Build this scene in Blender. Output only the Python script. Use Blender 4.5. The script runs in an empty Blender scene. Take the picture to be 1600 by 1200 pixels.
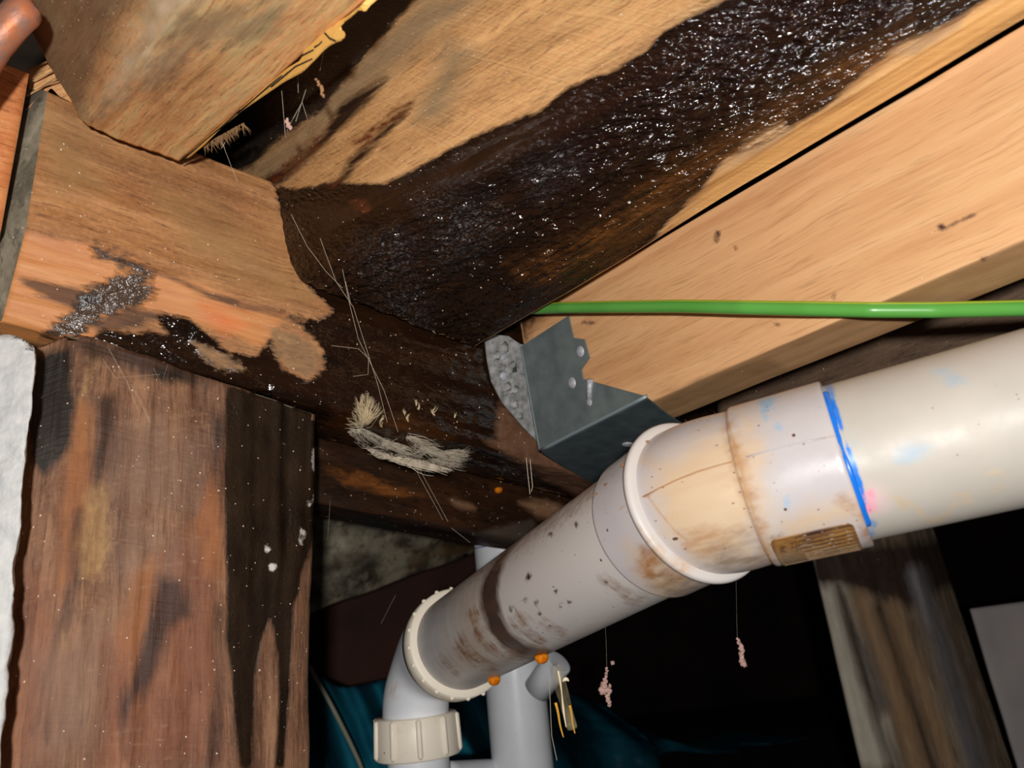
import bpy, bmesh, math, random
import numpy as np
from mathutils import Vector, Matrix
from mathutils.bvhtree import BVHTree

# ------------------------------------------------------------------ camera, world, light, exposure
F = 1226.0                                   # focal length in pixels of a 1600 x 1200 frame
sc = bpy.context.scene
COL = sc.collection
up = np.array([-.0956, .956, -.279]); up /= np.linalg.norm(up)
fw = np.array([0, 0, -1.0]); fw = fw - up * fw.dot(up); fw /= np.linalg.norm(fw)
rt = np.cross(fw, up)
ROT = np.array([rt, fw, up])                 # camera space -> world
CAM = np.array([0.0, 0.0, 0.50])             # phone held half a metre above the ground
cam = bpy.data.cameras.new('camera'); camo = bpy.data.objects.new('camera', cam); COL.objects.link(camo)
m = Matrix.Identity(4)
for i in range(3):
    for j in range(3): m[i][j] = ROT[i][j]
m.translation = Vector(CAM)
camo.matrix_world = m
cam.sensor_width = 36.0; cam.lens = 36.0 * F / 1600.0; cam.clip_start = .01
cam.dof.use_dof = True; cam.dof.focus_distance = .55; cam.dof.aperture_fstop = 9.0
sc.camera = camo
w = bpy.data.worlds.new('world'); sc.world = w; w.use_nodes = True
w.node_tree.nodes['Background'].inputs[0].default_value = (1.0, .93, .86, 1)
w.node_tree.nodes['Background'].inputs[1].default_value = .035
sc.view_settings.view_transform = 'Standard'; sc.view_settings.look = 'None'
sc.view_settings.gamma = 1.0; sc.view_settings.use_curve_mapping = False
sc.view_settings.exposure = 0.0
fl = bpy.data.lights.new('flash', 'POINT'); fl.energy = 18.5; fl.shadow_soft_size = .012; fl.color = (1.0, .97, .93)
flo = bpy.data.objects.new('flash', fl); COL.objects.link(flo)
flo.location = Vector(CAM + ROT.dot(np.array([.004, .038, .15])))

# ------------------------------------------------------------------ helpers: space
def W(px, py, d):                            # a pixel and a distance along the view axis -> a world point
    return CAM + ROT.dot(np.array([(px - 800) / F * d, (600 - py) / F * d, -d]))
def PX(P):                                   # world points (n,3) -> pixels (n,2)
    c = (np.asarray(P).reshape(-1, 3) - CAM).dot(ROT)
    z = np.minimum(c[:, 2], -1e-4)
    return np.stack([800 - F * c[:, 0] / z, 600 + F * c[:, 1] / z], 1)
def CW(v): return CAM + ROT.dot(np.array(v))
def unit(v): v = np.asarray(v, float); return v / np.linalg.norm(v)
ZUP = np.array([0, 0, 1.0])
def ray(px, py): return unit(W(px, py, 1) - CAM)
def vert(P, px, py):                         # the point on the pixel's ray nearest to the plumb line through P
    r = ray(px, py); a = r.dot(ZUP); wv = CAM - P
    t = (a * wv.dot(ZUP) - wv.dot(r)) / (1 - a * a)
    return CAM + r * t
def toground(P, Q): return P + (Q - P) * (P[2] / (P[2] - Q[2]))

# ------------------------------------------------------------------ helpers: noise
def _h(x, y, z, s):
    h = (x.astype(np.int64) * 374761393 + y.astype(np.int64) * 668265263 + z.astype(np.int64) * 2147483647 + s * 974711) & 0xffffffff
    h = ((h ^ (h >> 13)) * 1274126177) & 0xffffffff
    h = ((h ^ (h >> 16)) * 2246822519) & 0xffffffff
    return ((h ^ (h >> 15)) & 0xffffff) / float(0xffffff)
def vn(x, y, z=0.0, s=0):
    x, y, z = np.broadcast_arrays(np.asarray(x, float), np.asarray(y, float), np.asarray(z, float))
    xi, yi, zi = np.floor(x), np.floor(y), np.floor(z)
    fx, fy, fz = x - xi, y - yi, z - zi
    fx, fy, fz = [f * f * (3 - 2 * f) for f in (fx, fy, fz)]
    r = 0
    for i in (0, 1):
        for j in (0, 1):
            for k in (0, 1):
                r = r + _h(xi + i, yi + j, zi + k, s) * (fx if i else 1 - fx) * (fy if j else 1 - fy) * (fz if k else 1 - fz)
    return r * 2 - 1
def fbm(x, y, z=0.0, s=0, o=4):
    r, a = 0, .5
    for k in range(o):
        r = r + a * vn(np.asarray(x) * 2 ** k, np.asarray(y) * 2 ** k, np.asarray(z) * 2 ** k, s + k * 17); a *= .5
    return r
def smooth(e0, e1, x):
    t = np.clip((x - e0) / (e1 - e0), 0, 1); return t * t * (3 - 2 * t)

# ------------------------------------------------------------------ helpers: stains as signed distances stored on the surface
def sd_poly(P, poly):
    poly = np.asarray(poly, float); n = len(poly)
    d = np.full(len(P), 1e9); inside = np.zeros(len(P), bool)
    for i in range(n):
        a, b = poly[i], poly[(i + 1) % n]
        ab = b - a; ap = P - a
        t = np.clip((ap @ ab) / max(ab @ ab, 1e-9), 0, 1)
        d = np.minimum(d, np.hypot(*(ap - t[:, None] * ab).T))
        c = ((a[1] > P[:, 1]) != (b[1] > P[:, 1]))
        with np.errstate(divide='ignore', invalid='ignore'):
            xx = (b[0] - a[0]) * (P[:, 1] - a[1]) / (b[1] - a[1] + 1e-12) + a[0]
        inside ^= c & (P[:, 0] < xx)
    return np.where(inside, d, -d) / 100
def sd_line(P, pts, width):
    d = np.full(len(P), 1e9); pts = np.asarray(pts, float)
    for a, b in zip(pts[:-1], pts[1:]):
        ab = b - a; ap = P - a
        t = np.clip((ap @ ab) / max(ab @ ab, 1e-9), 0, 1)
        d = np.minimum(d, np.hypot(*(ap - t[:, None] * ab).T))
    return (width - d) / 100
def attr(me, name, val):
    a = me.attributes.get(name) or me.attributes.new(name, 'FLOAT', 'POINT')
    a.data.foreach_set('value', np.asarray(val, np.float32))
def coords(me):
    a = np.zeros(len(me.vertices) * 3); me.vertices.foreach_get('co', a); return a.reshape(-1, 3)
def normals(me):
    a = np.zeros(len(me.vertices) * 3); me.vertex_normals.foreach_get('vector', a); return a.reshape(-1, 3)
def paint(o, name, *shapes):
    """shapes: ('p', polygon) or ('l', polyline, halfwidth), in the frame's pixels, laid on the side of the object that faces the camera; union"""
    me = o.data; co = coords(me); P = PX(co)
    sd = np.full(len(co), -9.0)
    for s in shapes:
        sd = np.maximum(sd, sd_poly(P, s[1]) if s[0] == 'p' else sd_line(P, s[1], s[2]))
    facing = ((CAM - co) * normals(me)).sum(1) > -.01
    attr(me, name, np.where(facing, np.clip(sd, -3, 3), -3))

# ------------------------------------------------------------------ helpers: materials
def c(r, g, b): return tuple(((v / 255) / 12.92 if v / 255 < .04045 else ((v / 255 + .055) / 1.055) ** 2.4) for v in (r, g, b)) + (1,)
class NB:
    def __init__(s, name):
        s.m = bpy.data.materials.new(name); s.m.use_nodes = True; s.t = s.m.node_tree
        s.b = s.t.nodes['Principled BSDF']
    def n(s, t, **k):
        x = s.t.nodes.new(t)
        for a, b in k.items(): setattr(x, a, b)
        return x
    def put(s, sock, v):
        if isinstance(v, bpy.types.NodeSocket): s.t.links.new(v, sock)
        elif v is not None: sock.default_value = v
    def math(s, op, a, b=None, cl=False):
        x = s.n('ShaderNodeMath', operation=op, use_clamp=cl); s.put(x.inputs[0], a); s.put(x.inputs[1], b); return x.outputs[0]
    def mix(s, f, a, b, bt='MIX'):
        x = s.n('ShaderNodeMix', data_type='RGBA', blend_type=bt); s.put(x.inputs[0], f); s.put(x.inputs[6], a); s.put(x.inputs[7], b); return x.outputs[2]
    def mixf(s, f, a, b):
        x = s.n('ShaderNodeMix'); s.put(x.inputs[0], f); s.put(x.inputs[2], a); s.put(x.inputs[3], b); return x.outputs[0]
    def uv(s): return s.n('ShaderNodeUVMap').outputs[0]
    def scale(s, v, sx, sy, sz=1, off=0):
        x = s.n('ShaderNodeMapping'); s.put(x.inputs[0], v); x.inputs[3].default_value = (sx, sy, sz); x.inputs[1].default_value = (off, off * .7, off * .3); return x.outputs[0]
    def noise(s, v, sx, sy, det=5, rough=.55, dist=0, off=0):
        x = s.n('ShaderNodeTexNoise'); s.put(x.inputs['Vector'], s.scale(v, sx, sy, 1, off))
        x.inputs['Scale'].default_value = 1; x.inputs['Detail'].default_value = det; x.inputs['Roughness'].default_value = rough; x.inputs['Distortion'].default_value = dist
        return x.outputs[0]
    def vor(s, v, sc_, feat='F1', rnd=1):
        x = s.n('ShaderNodeTexVoronoi', feature=feat); s.put(x.inputs['Vector'], s.scale(v, sc_, sc_)); x.inputs['Scale'].default_value = 1; x.inputs['Randomness'].default_value = rnd
        return x.outputs[0], x.outputs[1]
    def attr(s, n): return s.n('ShaderNodeAttribute', attribute_name=n).outputs['Fac']
    def ramp(s, f, stops, interp='LINEAR'):
        x = s.n('ShaderNodeValToRGB'); s.put(x.inputs[0], f); cr = x.color_ramp; cr.interpolation = interp
        while len(cr.elements) < len(stops): cr.elements.new(.5)
        for e, (p, col) in zip(cr.elements, stops): e.position = p; e.color = col
        return x.outputs[0]
    def rng(s, v, a, b, lo=0, hi=1):
        x = s.n('ShaderNodeMapRange'); s.put(x.inputs[0], v); x.inputs[1].default_value = a; x.inputs[2].default_value = b; x.inputs[3].default_value = lo; x.inputs[4].default_value = hi; return x.outputs[0]

def L(attr, a, b=None, soft=.04, amp=.12, sc=(60, 120), rough=None, op=1.0, h=None, dh=0.0, nmix=(40, 90), breakup=0.0):
    return dict(attr=attr, a=a, b=b or a, soft=soft, amp=amp, sc=sc, rough=rough, op=op, h=h, dh=dh, nmix=nmix, breakup=breakup)
ATTRS = {}
def apply_layers(nb, uv, col, rough, hgt, layers):
    ATTRS[nb.m.name] = [l['attr'] for l in layers]
    for i, l in enumerate(layers):
        n = nb.noise(uv, *l['sc'], det=9, rough=.7, off=i * 3.1 + 1)
        e = nb.math('ADD', nb.attr(l['attr']), nb.math('MULTIPLY', nb.math('SUBTRACT', n, .5), 3.0 * l['amp']))
        msk = nb.rng(e, -l['soft'], l['soft'])
        if l['breakup']:
            bn = nb.noise(uv, l['nmix'][0] * 1.7, l['nmix'][1] * 1.7, det=6, off=i * 2.3 + 9)
            msk = nb.math('MULTIPLY', msk, nb.rng(bn, .5 - .18 + .2 * (l['breakup'] - .5), .5 + .1 + .2 * (l['breakup'] - .5)))
        if l['op'] < 1: msk = nb.math('MULTIPLY', msk, l['op'])
        n2 = nb.rng(nb.noise(uv, *l['nmix'], det=6, off=i * 1.7 + 5), .3, .7)
        col = nb.mix(msk, col, nb.mix(n2, l['a'], l['b']))
        if l['rough'] is not None: rough = nb.mixf(msk, rough, l['rough'])
        if l['h'] is not None:
            hn = nb.noise(uv, l['h'][0], l['h'][1], det=l['h'][3] if len(l['h']) > 3 else 5, off=i + 2)
            hgt = nb.mixf(msk, hgt, nb.math('MULTIPLY', hn, l['h'][2]))
    return col, rough, hgt
def finish(nb, col, rough, hgt, bump, dist, spec=.5):
    nb.put(nb.b.inputs['Base Color'], col); nb.put(nb.b.inputs['Roughness'], rough)
    nb.b.inputs['Specular IOR Level'].default_value = spec
    if hgt is not None:
        bp = nb.n('ShaderNodeBump'); bp.inputs['Strength'].default_value = bump; bp.inputs['Distance'].default_value = dist
        nb.put(bp.inputs['Height'], hgt); nb.put(nb.b.inputs['Normal'], bp.outputs[0])
    return nb.m
def specked(nb, uv, col, rough, cell, size, density, colr):
    d, rc = nb.vor(uv, cell)
    x = nb.n('ShaderNodeSeparateColor'); nb.put(x.inputs[0], rc)
    f = nb.math('MULTIPLY', nb.math('LESS_THAN', d, nb.math('MULTIPLY', size, x.outputs[1])), nb.math('LESS_THAN', x.outputs[0], density))
    return nb.mix(f, col, colr), rough
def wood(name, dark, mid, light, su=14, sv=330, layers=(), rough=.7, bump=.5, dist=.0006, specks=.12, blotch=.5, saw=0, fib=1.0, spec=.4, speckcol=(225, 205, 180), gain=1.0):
    dark, mid, light = [tuple(min(.95, v * gain) for v in x[:3]) + (1,) for x in (dark, mid, light)]
    nb = NB(name); uv = nb.uv()
    wob = nb.noise(uv, 9, 22, det=3)
    w2 = nb.n('ShaderNodeVectorMath', operation='MULTIPLY_ADD')
    cx = nb.n('ShaderNodeCombineXYZ'); nb.put(cx.inputs[1], wob); nb.put(w2.inputs[0], cx.outputs[0]); w2.inputs[1].default_value = (0, .012, 0); nb.put(w2.inputs[2], uv)
    g = w2.outputs[0]
    n1 = nb.noise(g, su * 2.2, sv * 1.25, det=8, rough=.68)
    n2 = nb.noise(g, su * .35, sv * .22, det=4, off=3)
    n3 = nb.noise(uv, 14, 26, det=4, off=7)
    f = nb.math('ADD', nb.math('ADD', nb.math('MULTIPLY', n1, .42 * fib), nb.math('MULTIPLY', n2, .58 - .42 * (fib - 1) * .5)), nb.math('MULTIPLY', nb.math('SUBTRACT', n3, .5), blotch))
    col = nb.ramp(f, [(.28, dark), (.5, mid), (.72, light)])
    fine = nb.noise(g, su * 5, sv * 2.4, det=3, rough=.6, off=11)
    col = nb.mix(nb.rng(fine, .55, .66, 0, .6 * fib), col, nb.mix(.5, dark, (0, 0, 0, 1)))
    fin2 = nb.noise(g, su * 4, sv * 1.9, det=3, rough=.6, off=17)
    col = nb.mix(nb.rng(fin2, .56, .68, 0, .5 * fib), col, light)
    iso = nb.noise(uv, 300, 420, det=6, rough=.7, off=21)
    col = nb.mix(nb.rng(iso, .3, .7, 0, .5), col, nb.mix(.5, dark, mid), 'MIX') if fib >= 1 else col
    col = nb.mix(.55, col, nb.ramp(iso, [(.3, (.25, .25, .25, 1)), (.52, (.5, .5, .5, 1)), (.72, (.82, .82, .82, 1))]), 'OVERLAY') if fib >= 1 else col
    hgt = n1
    if saw:
        s1 = nb.noise(uv, 420, 14, det=3, off=4)
        col = nb.mix(nb.rng(s1, .55, .75, 0, saw), col, light); hgt = nb.math('ADD', n1, nb.math('MULTIPLY', s1, .5))
    col, r, hgt = apply_layers(nb, uv, col, rough, hgt, layers)
    if specks:  # pale dust specks that also paint tiny glints into the colour
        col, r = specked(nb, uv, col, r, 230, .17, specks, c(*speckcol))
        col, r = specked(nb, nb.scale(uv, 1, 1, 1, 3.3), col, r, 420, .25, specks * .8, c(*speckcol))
    return finish(nb, col, r, hgt, bump, dist, spec)
def pvc(name, base, layers=(), rough=.36, flecks=.10, tint=None, spec=.4):
    nb = NB(name); uv = nb.uv()
    n = nb.noise(uv, 25, 25, det=4)
    col = nb.mix(nb.rng(n, .35, .65), base, tint or base)
    h = nb.noise(uv, 90, 90, det=3)
    r = nb.rng(nb.noise(uv, 60, 60, det=4, off=4), .3, .7, rough - .06, rough + .12)
    col, r, h = apply_layers(nb, uv, col, r, h, layers)
    if flecks:
        col, r = specked(nb, uv, col, r, 140, .16, flecks, c(95, 68, 55))
        col, r = specked(nb, nb.scale(uv, 1, 1.4, 1, 5.1), col, r, 330, .2, flecks, c(120, 90, 72))
    return finish(nb, col, r, h, .12, .0005, spec)
def plain(name, col, rough=.5, metal=0, bump=0, bs=200, col2=None, ns=30, spec=.5):
    nb = NB(name); uv = nb.n('ShaderNodeTexCoord').outputs['Object']
    n = nb.n('ShaderNodeTexNoise'); nb.put(n.inputs['Vector'], uv); n.inputs['Scale'].default_value = ns; n.inputs['Detail'].default_value = 5
    cc = nb.mix(nb.rng(n.outputs[0], .3, .7), col, col2 or col)
    n2 = nb.n('ShaderNodeTexNoise'); nb.put(n2.inputs['Vector'], uv); n2.inputs['Scale'].default_value = bs; n2.inputs['Detail'].default_value = 4
    nb.b.inputs['Metallic'].default_value = metal
    return finish(nb, cc, rough, n2.outputs[0] if bump else None, bump, .001, spec)

# ------------------------------------------------------------------ helpers: objects
def tag(o, label=None, cat=None, group=None, kind=None):
    if label: o['label'] = label
    if cat: o['category'] = cat
    if group: o['group'] = group
    if kind: o['kind'] = kind
    return o
def link(name, me, mat, parent=None, sm=True):
    o = bpy.data.objects.new(name, me); COL.objects.link(o)
    for x in (mat if isinstance(mat, (list, tuple)) else [mat]): me.materials.append(x)
    if sm: me.polygons.foreach_set('use_smooth', [True] * len(me.polygons))
    if parent is not None:
        o.parent = parent; o.matrix_parent_inverse = parent.matrix_world.inverted()
    return o
def empty(name, P):
    o = bpy.data.objects.new(name, None); COL.objects.link(o); o.location = Vector(P)
    o.empty_display_size = .02; o.matrix_world = Matrix.Translation(Vector(P)); return o
def grid_mesh(name, G, uvu, uvv, closed=False, caps=False, out=None, capmat=0):
    """G (n,m,3). closed: wraps in m. uvu (n,[m]), uvv (m+closed). capmat: material slot of the end caps"""
    n, mm = G.shape[:2]; V = G.reshape(-1, 3)
    k = mm if closed else mm - 1
    i = np.arange(n - 1)[:, None]; j = np.arange(k)[None]
    j2 = (j + 1) % mm
    q = np.stack([i * mm + j, i * mm + j2, (i + 1) * mm + j2, (i + 1) * mm + j], -1).reshape(-1, 4)
    flip = False
    if out is not None:
        a, b, d = V[q[:, 0]], V[q[:, 1]], V[q[:, 3]]
        nn = np.cross(b - a, d - a); ce = V[q].mean(1)
        if (nn * (ce - out(ce))).sum() < 0: flip = True
    U = np.broadcast_to(uvu[:, None] if uvu.ndim == 1 else uvu, (n, mm))
    ii = np.broadcast_to(i, (n - 1, k)); jj = np.broadcast_to(j, (n - 1, k)); jj2 = np.broadcast_to(j2, (n - 1, k))
    uv = np.stack([np.stack([U[ii, jj], uvv[jj]], -1), np.stack([U[ii, jj2], uvv[jj + 1]], -1),
                   np.stack([U[ii + 1, jj2], uvv[jj + 1]], -1), np.stack([U[ii + 1, jj], uvv[jj]], -1)], 2).reshape(-1, 4, 2)
    if flip: q = q[:, ::-1]; uv = uv[:, ::-1]
    faces = [tuple(f) for f in q.tolist()]; uvl = uv.reshape(-1, 2).tolist()
    V = V.tolist(); ncap = 0
    if caps and closed:
        for end in (0, n - 1):
            ring = [end * mm + x for x in range(mm)]
            ctr = np.array([V[x] for x in ring]).mean(0); V.append(ctr.tolist()); ci = len(V) - 1
            d1 = unit(np.array(V[ring[0]]) - ctr); nrm = unit(np.array(V[(1 if end == 0 else end - 1) * mm]) - np.array(V[ring[0]])); d2 = np.cross(nrm, d1)
            pl = lambda x: [float(np.dot(np.array(V[x]) - ctr, d1)), float(np.dot(np.array(V[x]) - ctr, d2))]
            for x in range(mm):
                a, b = ring[x], ring[(x + 1) % mm]
                tri = (ci, b, a) if (end == 0) != flip else (ci, a, b)
                faces.append(tri); uvl += [pl(y) for y in tri]; ncap += 1
    me = bpy.data.meshes.new(name); me.from_pydata(V, [], faces)
    lay = me.uv_layers.new(name='UVMap'); lay.data.foreach_set('uv', np.array(uvl, np.float32).ravel())
    if ncap and capmat:
        mi = np.zeros(len(faces), np.int32); mi[-ncap:] = capmat; me.polygons.foreach_set('material_index', mi)
    me.validate(); me.update(); return me
def roundsec(pts, r, k=3):
    out = []; n = len(pts)
    for i in range(n):
        p, a, b = pts[i], pts[i - 1], pts[(i + 1) % n]
        pa = p + unit(a - p) * min(r, .4 * np.linalg.norm(a - p)); pb = p + unit(b - p) * min(r, .4 * np.linalg.norm(b - p))
        out.append([(1 - t) ** 2 * pa + 2 * t * (1 - t) * p + t * t * pb for t in np.linspace(0, 1, k)])
    return out
def beam(name, A, B, nl, nper, mat, parent=None, r=.003, rs=3, disp=(), fn=None, t0=0.0, capmat=0):
    """timber: section polygon A at one end, B at the other; disp: (amplitude, per metre along, per metre across, seed)"""
    A = [np.asarray(p) for p in A]; B = [np.asarray(p) for p in B]
    ra, rb = roundsec(A, r, rs), roundsec(B, r, rs)
    PA, PB = [], []
    for i in range(len(A)):
        PA += ra[i]; PB += rb[i]
        na, nbb = ra[(i + 1) % len(A)][0], rb[(i + 1) % len(A)][0]
        for s in range(1, nper[i]):
            f = s / nper[i]; PA.append(ra[i][-1] * (1 - f) + na * f); PB.append(rb[i][-1] * (1 - f) + nbb * f)
    PA, PB = np.array(PA), np.array(PB)
    mid = (PA + PB) / 2
    v = np.concatenate([[0], np.cumsum(np.linalg.norm(np.roll(mid, -1, 0) - mid, axis=1))])
    t = np.linspace(0, 1, nl + 1)
    G = PA[None] * (1 - t)[:, None, None] + PB[None] * t[:, None, None]
    ln = np.linalg.norm(PB.mean(0) - PA.mean(0)); u = t * ln
    cA, cB = PA.mean(0), PB.mean(0); ax = unit(cB - cA)
    tang = np.roll(G, -1, 1) - np.roll(G, 1, 1)
    N = np.cross(tang, ax); N /= np.linalg.norm(N, axis=2, keepdims=True) + 1e-12
    ctr = cA[None] * (1 - t)[:, None] + cB[None] * t[:, None]
    if (N * (G - ctr[:, None])).sum() < 0: N = -N
    D = np.zeros(G.shape[:2])
    for amp, fu, fv, sd in disp: D += amp * 2 * fbm(u[:, None] * fu + sd * 3.7, v[None, :-1] * fv, sd * .37, sd)
    if fn is not None: D += fn(G, u[:, None] + 0 * D, v[None, :-1] + 0 * D)
    G = G + N * D[..., None]
    out = lambda ce: cA + ((ce - cA) @ ax)[:, None] * ax
    me = grid_mesh(name, G, u, v, True, True, out, capmat)
    return link(name, me, mat, parent)
def sweep(name, pts, rad, seg, mat, parent=None, tang=None, caps=True, uv0=0.0, ref=None, fn=None):
    pts = np.array(pts, float); n = len(pts); rad = np.broadcast_to(np.array(rad, float), (n,))
    if tang is None: tang = np.gradient(pts, axis=0)
    else: tang = np.broadcast_to(np.asarray(tang, float), (n, 3))
    T = tang / (np.linalg.norm(tang, axis=1, keepdims=True) + 1e-12)
    a = np.array(ref if ref is not None else (0, 0, 1.0)); a = a if abs(a.dot(T[0])) < .95 else np.array([1.0, 0, 0])
    X = unit(a - T[0] * a.dot(T[0])); G = []
    th = np.linspace(0, 2 * math.pi, seg, endpoint=False)
    for i in range(n):
        X = unit(X - T[i] * X.dot(T[i])); Y = np.cross(T[i], X)
        rr = rad[i] if fn is None else rad[i] + fn(i, th)
        G.append(pts[i] + (np.cos(th)[:, None] * X + np.sin(th)[:, None] * Y) * (rr if np.isscalar(rr) else np.asarray(rr)[:, None] if np.ndim(rr) else rr))
    G = np.array(G)
    step = np.hypot(np.linalg.norm(np.diff(pts, axis=0), axis=1), np.diff(rad))
    u = np.concatenate([[0], np.cumsum(step)]) + uv0
    v = np.linspace(0, 2 * math.pi * max(rad.max(), 1e-4), seg + 1)
    P0 = pts
    def out(ce):
        ix = np.argmin(((ce[:, None, :] - P0[None]) ** 2).sum(-1), 1) if len(ce) * len(P0) < 4e6 else np.zeros(len(ce), int)
        return P0[ix]
    me = grid_mesh(name, G, u, v, True, caps, out)
    return link(name, me, mat, parent)
def lumps(name, centers, radii, mat, parent=None, sub=2, squash=None, seed=0, jit=.25, sm=True):
    """one lumpy connected-looking blob from icospheres"""
    bm = bmesh.new(); rng_ = random.Random(seed)
    for k, (p, r) in enumerate(zip(centers, radii)):
        ret = bmesh.ops.create_icosphere(bm, subdivisions=sub, radius=1)
        sq = squash[k] if squash else (1, 1, 1)
        for v in ret['verts']:
            j = 1 + jit * float(vn(v.co.x * 1.8 + k * 5 + seed, v.co.y * 1.8, v.co.z * 1.8, seed))
            v.co = Vector(p) + Vector((v.co.x * sq[0], v.co.y * sq[1], v.co.z * sq[2])) * r * j
    me = bpy.data.meshes.new(name); bm.to_mesh(me); bm.free()
    return link(name, me, mat, parent, sm)
def prism(name, front, thick, mat, parent=None, bev=.0006):
    """a plate: outline points (world), thickness vector"""
    bm = bmesh.new(); a = [bm.verts.new(Vector(p)) for p in front]; f = bm.faces.new(a)
    ret = bmesh.ops.extrude_face_region(bm, geom=[f])
    bmesh.ops.translate(bm, verts=[v for v in ret['geom'] if isinstance(v, bmesh.types.BMVert)], vec=Vector(thick))
    bmesh.ops.recalc_face_normals(bm, faces=bm.faces)
    if bev: bmesh.ops.bevel(bm, geom=list(bm.edges), offset=bev, segments=2, affect='EDGES', clamp_overlap=True)
    me = bpy.data.meshes.new(name); bm.to_mesh(me); bm.free()
    lay = me.uv_layers.new(name='UVMap'); e1 = unit(np.array(front[1]) - np.array(front[0])); e2 = np.cross(unit(thick), e1)
    co = coords(me); li = np.zeros(len(me.loops), np.int32); me.loops.foreach_get('vertex_index', li)
    lay.data.foreach_set('uv', np.stack([co[li] @ e1, co[li] @ e2], 1).astype(np.float32).ravel())
    return link(name, me, mat, parent, False)
_bvh = {}
def hit(o, px, py, off=0.0):                 # where the view ray through a pixel meets an object
    if o.name not in _bvh:
        me = o.data; mw = o.matrix_world
        _bvh[o.name] = BVHTree.FromPolygons([mw @ v.co for v in me.vertices], [tuple(p.vertices) for p in me.polygons])
    r = ray(px, py); h = _bvh[o.name].ray_cast(Vector(CAM), Vector(r))
    if h[0] is None: return W(px, py, .6), -r
    nrm = np.array(h[1]); nrm = nrm if nrm.dot(r) < 0 else -nrm
    return np.array(h[0]) + nrm * off, nrm

# ================================================================== the setting
GROUND = plain('dry_soil', c(58, 46, 38), .95, bump=.6, bs=60, col2=c(38, 30, 26), ns=9)
DARKWALL = plain('dark_brick_wall', c(52, 34, 28), .9, bump=.5, bs=40, col2=c(34, 24, 24), ns=5)
def slab(name, pts, th, mat):
    o = prism(name, [np.array(p, float) for p in pts], th, mat, bev=0); o['kind'] = 'structure'; return o
slab('floor', [(-3, -1.2, 0), (3.4, -1.2, 0), (3.4, 4.2, 0), (-3, 4.2, 0)], (0, 0, -.1), GROUND)
slab('wall_back', [(-3, 3.9, 0), (3.4, 3.9, 0), (3.4, 3.9, 1.2), (-3, 3.9, 1.2)], (0, .12, 0), DARKWALL)
slab('wall_left', [(-2.9, -1.2, 0), (-2.9, 3.9, 0), (-2.9, 3.9, 1.2), (-2.9, -1.2, 1.2)], (-.12, 0, 0), DARKWALL)
slab('wall_right', [(3.3, -1.2, 0), (3.3, 3.9, 0), (3.3, 3.9, 1.2), (3.3, -1.2, 1.2)], (.12, 0, 0), DARKWALL)

# ------------------------------------------------------------------ bearer
def inv(x): return 1.96 - .000735 * (x - 60)
def bd(x): return 1 / inv(x)                 # distance of the bearer's face at a column of the frame
X1 = 1130
bA = [W(75, 140, bd(60) + .028), W(40, 360, bd(60) - .002), W(2, 505, bd(60) - .006)]
bB = [W(X1, 572, bd(X1) + .034), W(X1, 654, bd(X1) - .002), W(X1, 802, bd(X1) - .006)]
rdir = unit(bB[2] - bA[2])
back = np.cross(ZUP, rdir); back = unit(back - ZUP * back.dot(ZUP))
if back.dot(ray(800, 600)) < 0: back = -back
TB = .075
bA += [bA[2] + back * TB - rdir * .085, bA[0] + back * TB * .95 - rdir * .085]; bB += [bB[2] + back * TB, bB[0] + back * TB * .95]
WETK = (c(24, 14, 9), c(44, 25, 13))
def rot_bumps(poly, amp, f=170, seed=5):
    def fn(G, U, V):
        P = PX(G.reshape(-1, 3)); s = smooth(-.05, .35, sd_poly(P, poly)).reshape(U.shape)
        return s * (amp * 2 * fbm(U * f * .6, V * f, 0, seed, 4) + amp * 1.2 * np.maximum(0, vn(U * f * 1.6, V * f * 1.6, 0, seed + 3)))
    return fn
bwet = [(425, 285), (447, 350), (472, 410), (470, 435), (522, 490), (490, 500), (440, 488), (470, 505), (505, 545), (506, 580), (480, 597), (440, 575), (425, 530), (400, 556), (360, 552),
        (325, 520), (292, 497), (245, 490), (250, 505), (262, 522), (200, 520), (160, 516), (120, 545), (300, 660), (400, 720), (1000, 900), (1200, 700), (1000, 400), (700, 200)]
mb = wood('bearer_hardwood', c(112, 72, 44), c(160, 112, 70), c(196, 148, 98), 10, 260, layers=[
    L('strip', c(224, 156, 96), c(202, 128, 70), .05, .10, (30, 160), .45, nmix=(25, 260)),
    L('streak', c(86, 54, 34), c(50, 32, 24), .05, .12, (25, 160), .6, op=.85),
    L('pale', c(176, 140, 92), c(150, 112, 70), .25, .2, (20, 90), .75, op=.6),
    L('blue', c(28, 25, 24), c(64, 62, 60), .06, .2, (90, 170), .2, op=.92, nmix=(120, 200), h=(200, 260, 2.5, 3)),
    L('wet', WETK[0], WETK[1], .03, .11, (80, 200), .13, h=(110, 200, 3, 2.5), nmix=(16, 60)),
    L('glow', c(240, 130, 52), c(214, 110, 52), .12, .15, (40, 160), .3, op=.8),
    L('patch', c(176, 136, 96), c(128, 96, 68), .05, .14, (110, 220), .75, nmix=(120, 260)),
    L('dry', c(120, 84, 60), c(92, 62, 44), .06, .10, (40, 160), .6),
    L('amber', c(96, 52, 16), c(60, 34, 14), .15, .2, (20, 90), .2, op=.7)],
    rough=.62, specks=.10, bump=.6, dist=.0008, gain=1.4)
mend = wood('weathered_end_grain', c(78, 72, 60), c(132, 122, 104), c(176, 164, 142), 16, 90, layers=[], rough=.85, specks=.06, blotch=.8)
bearer = beam('floor_bearer', bA, bB, 210, [34, 26, 12, 8, 12], [mb, mend], r=.003,
              disp=[(.0012, 9, 160, 1), (.0018, 7, 30, 2)], fn=rot_bumps(bwet, .0008), capmat=1)
tag(bearer, 'thick hardwood floor bearer with orange split strip, black and wet towards its right end', 'beam')
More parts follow.
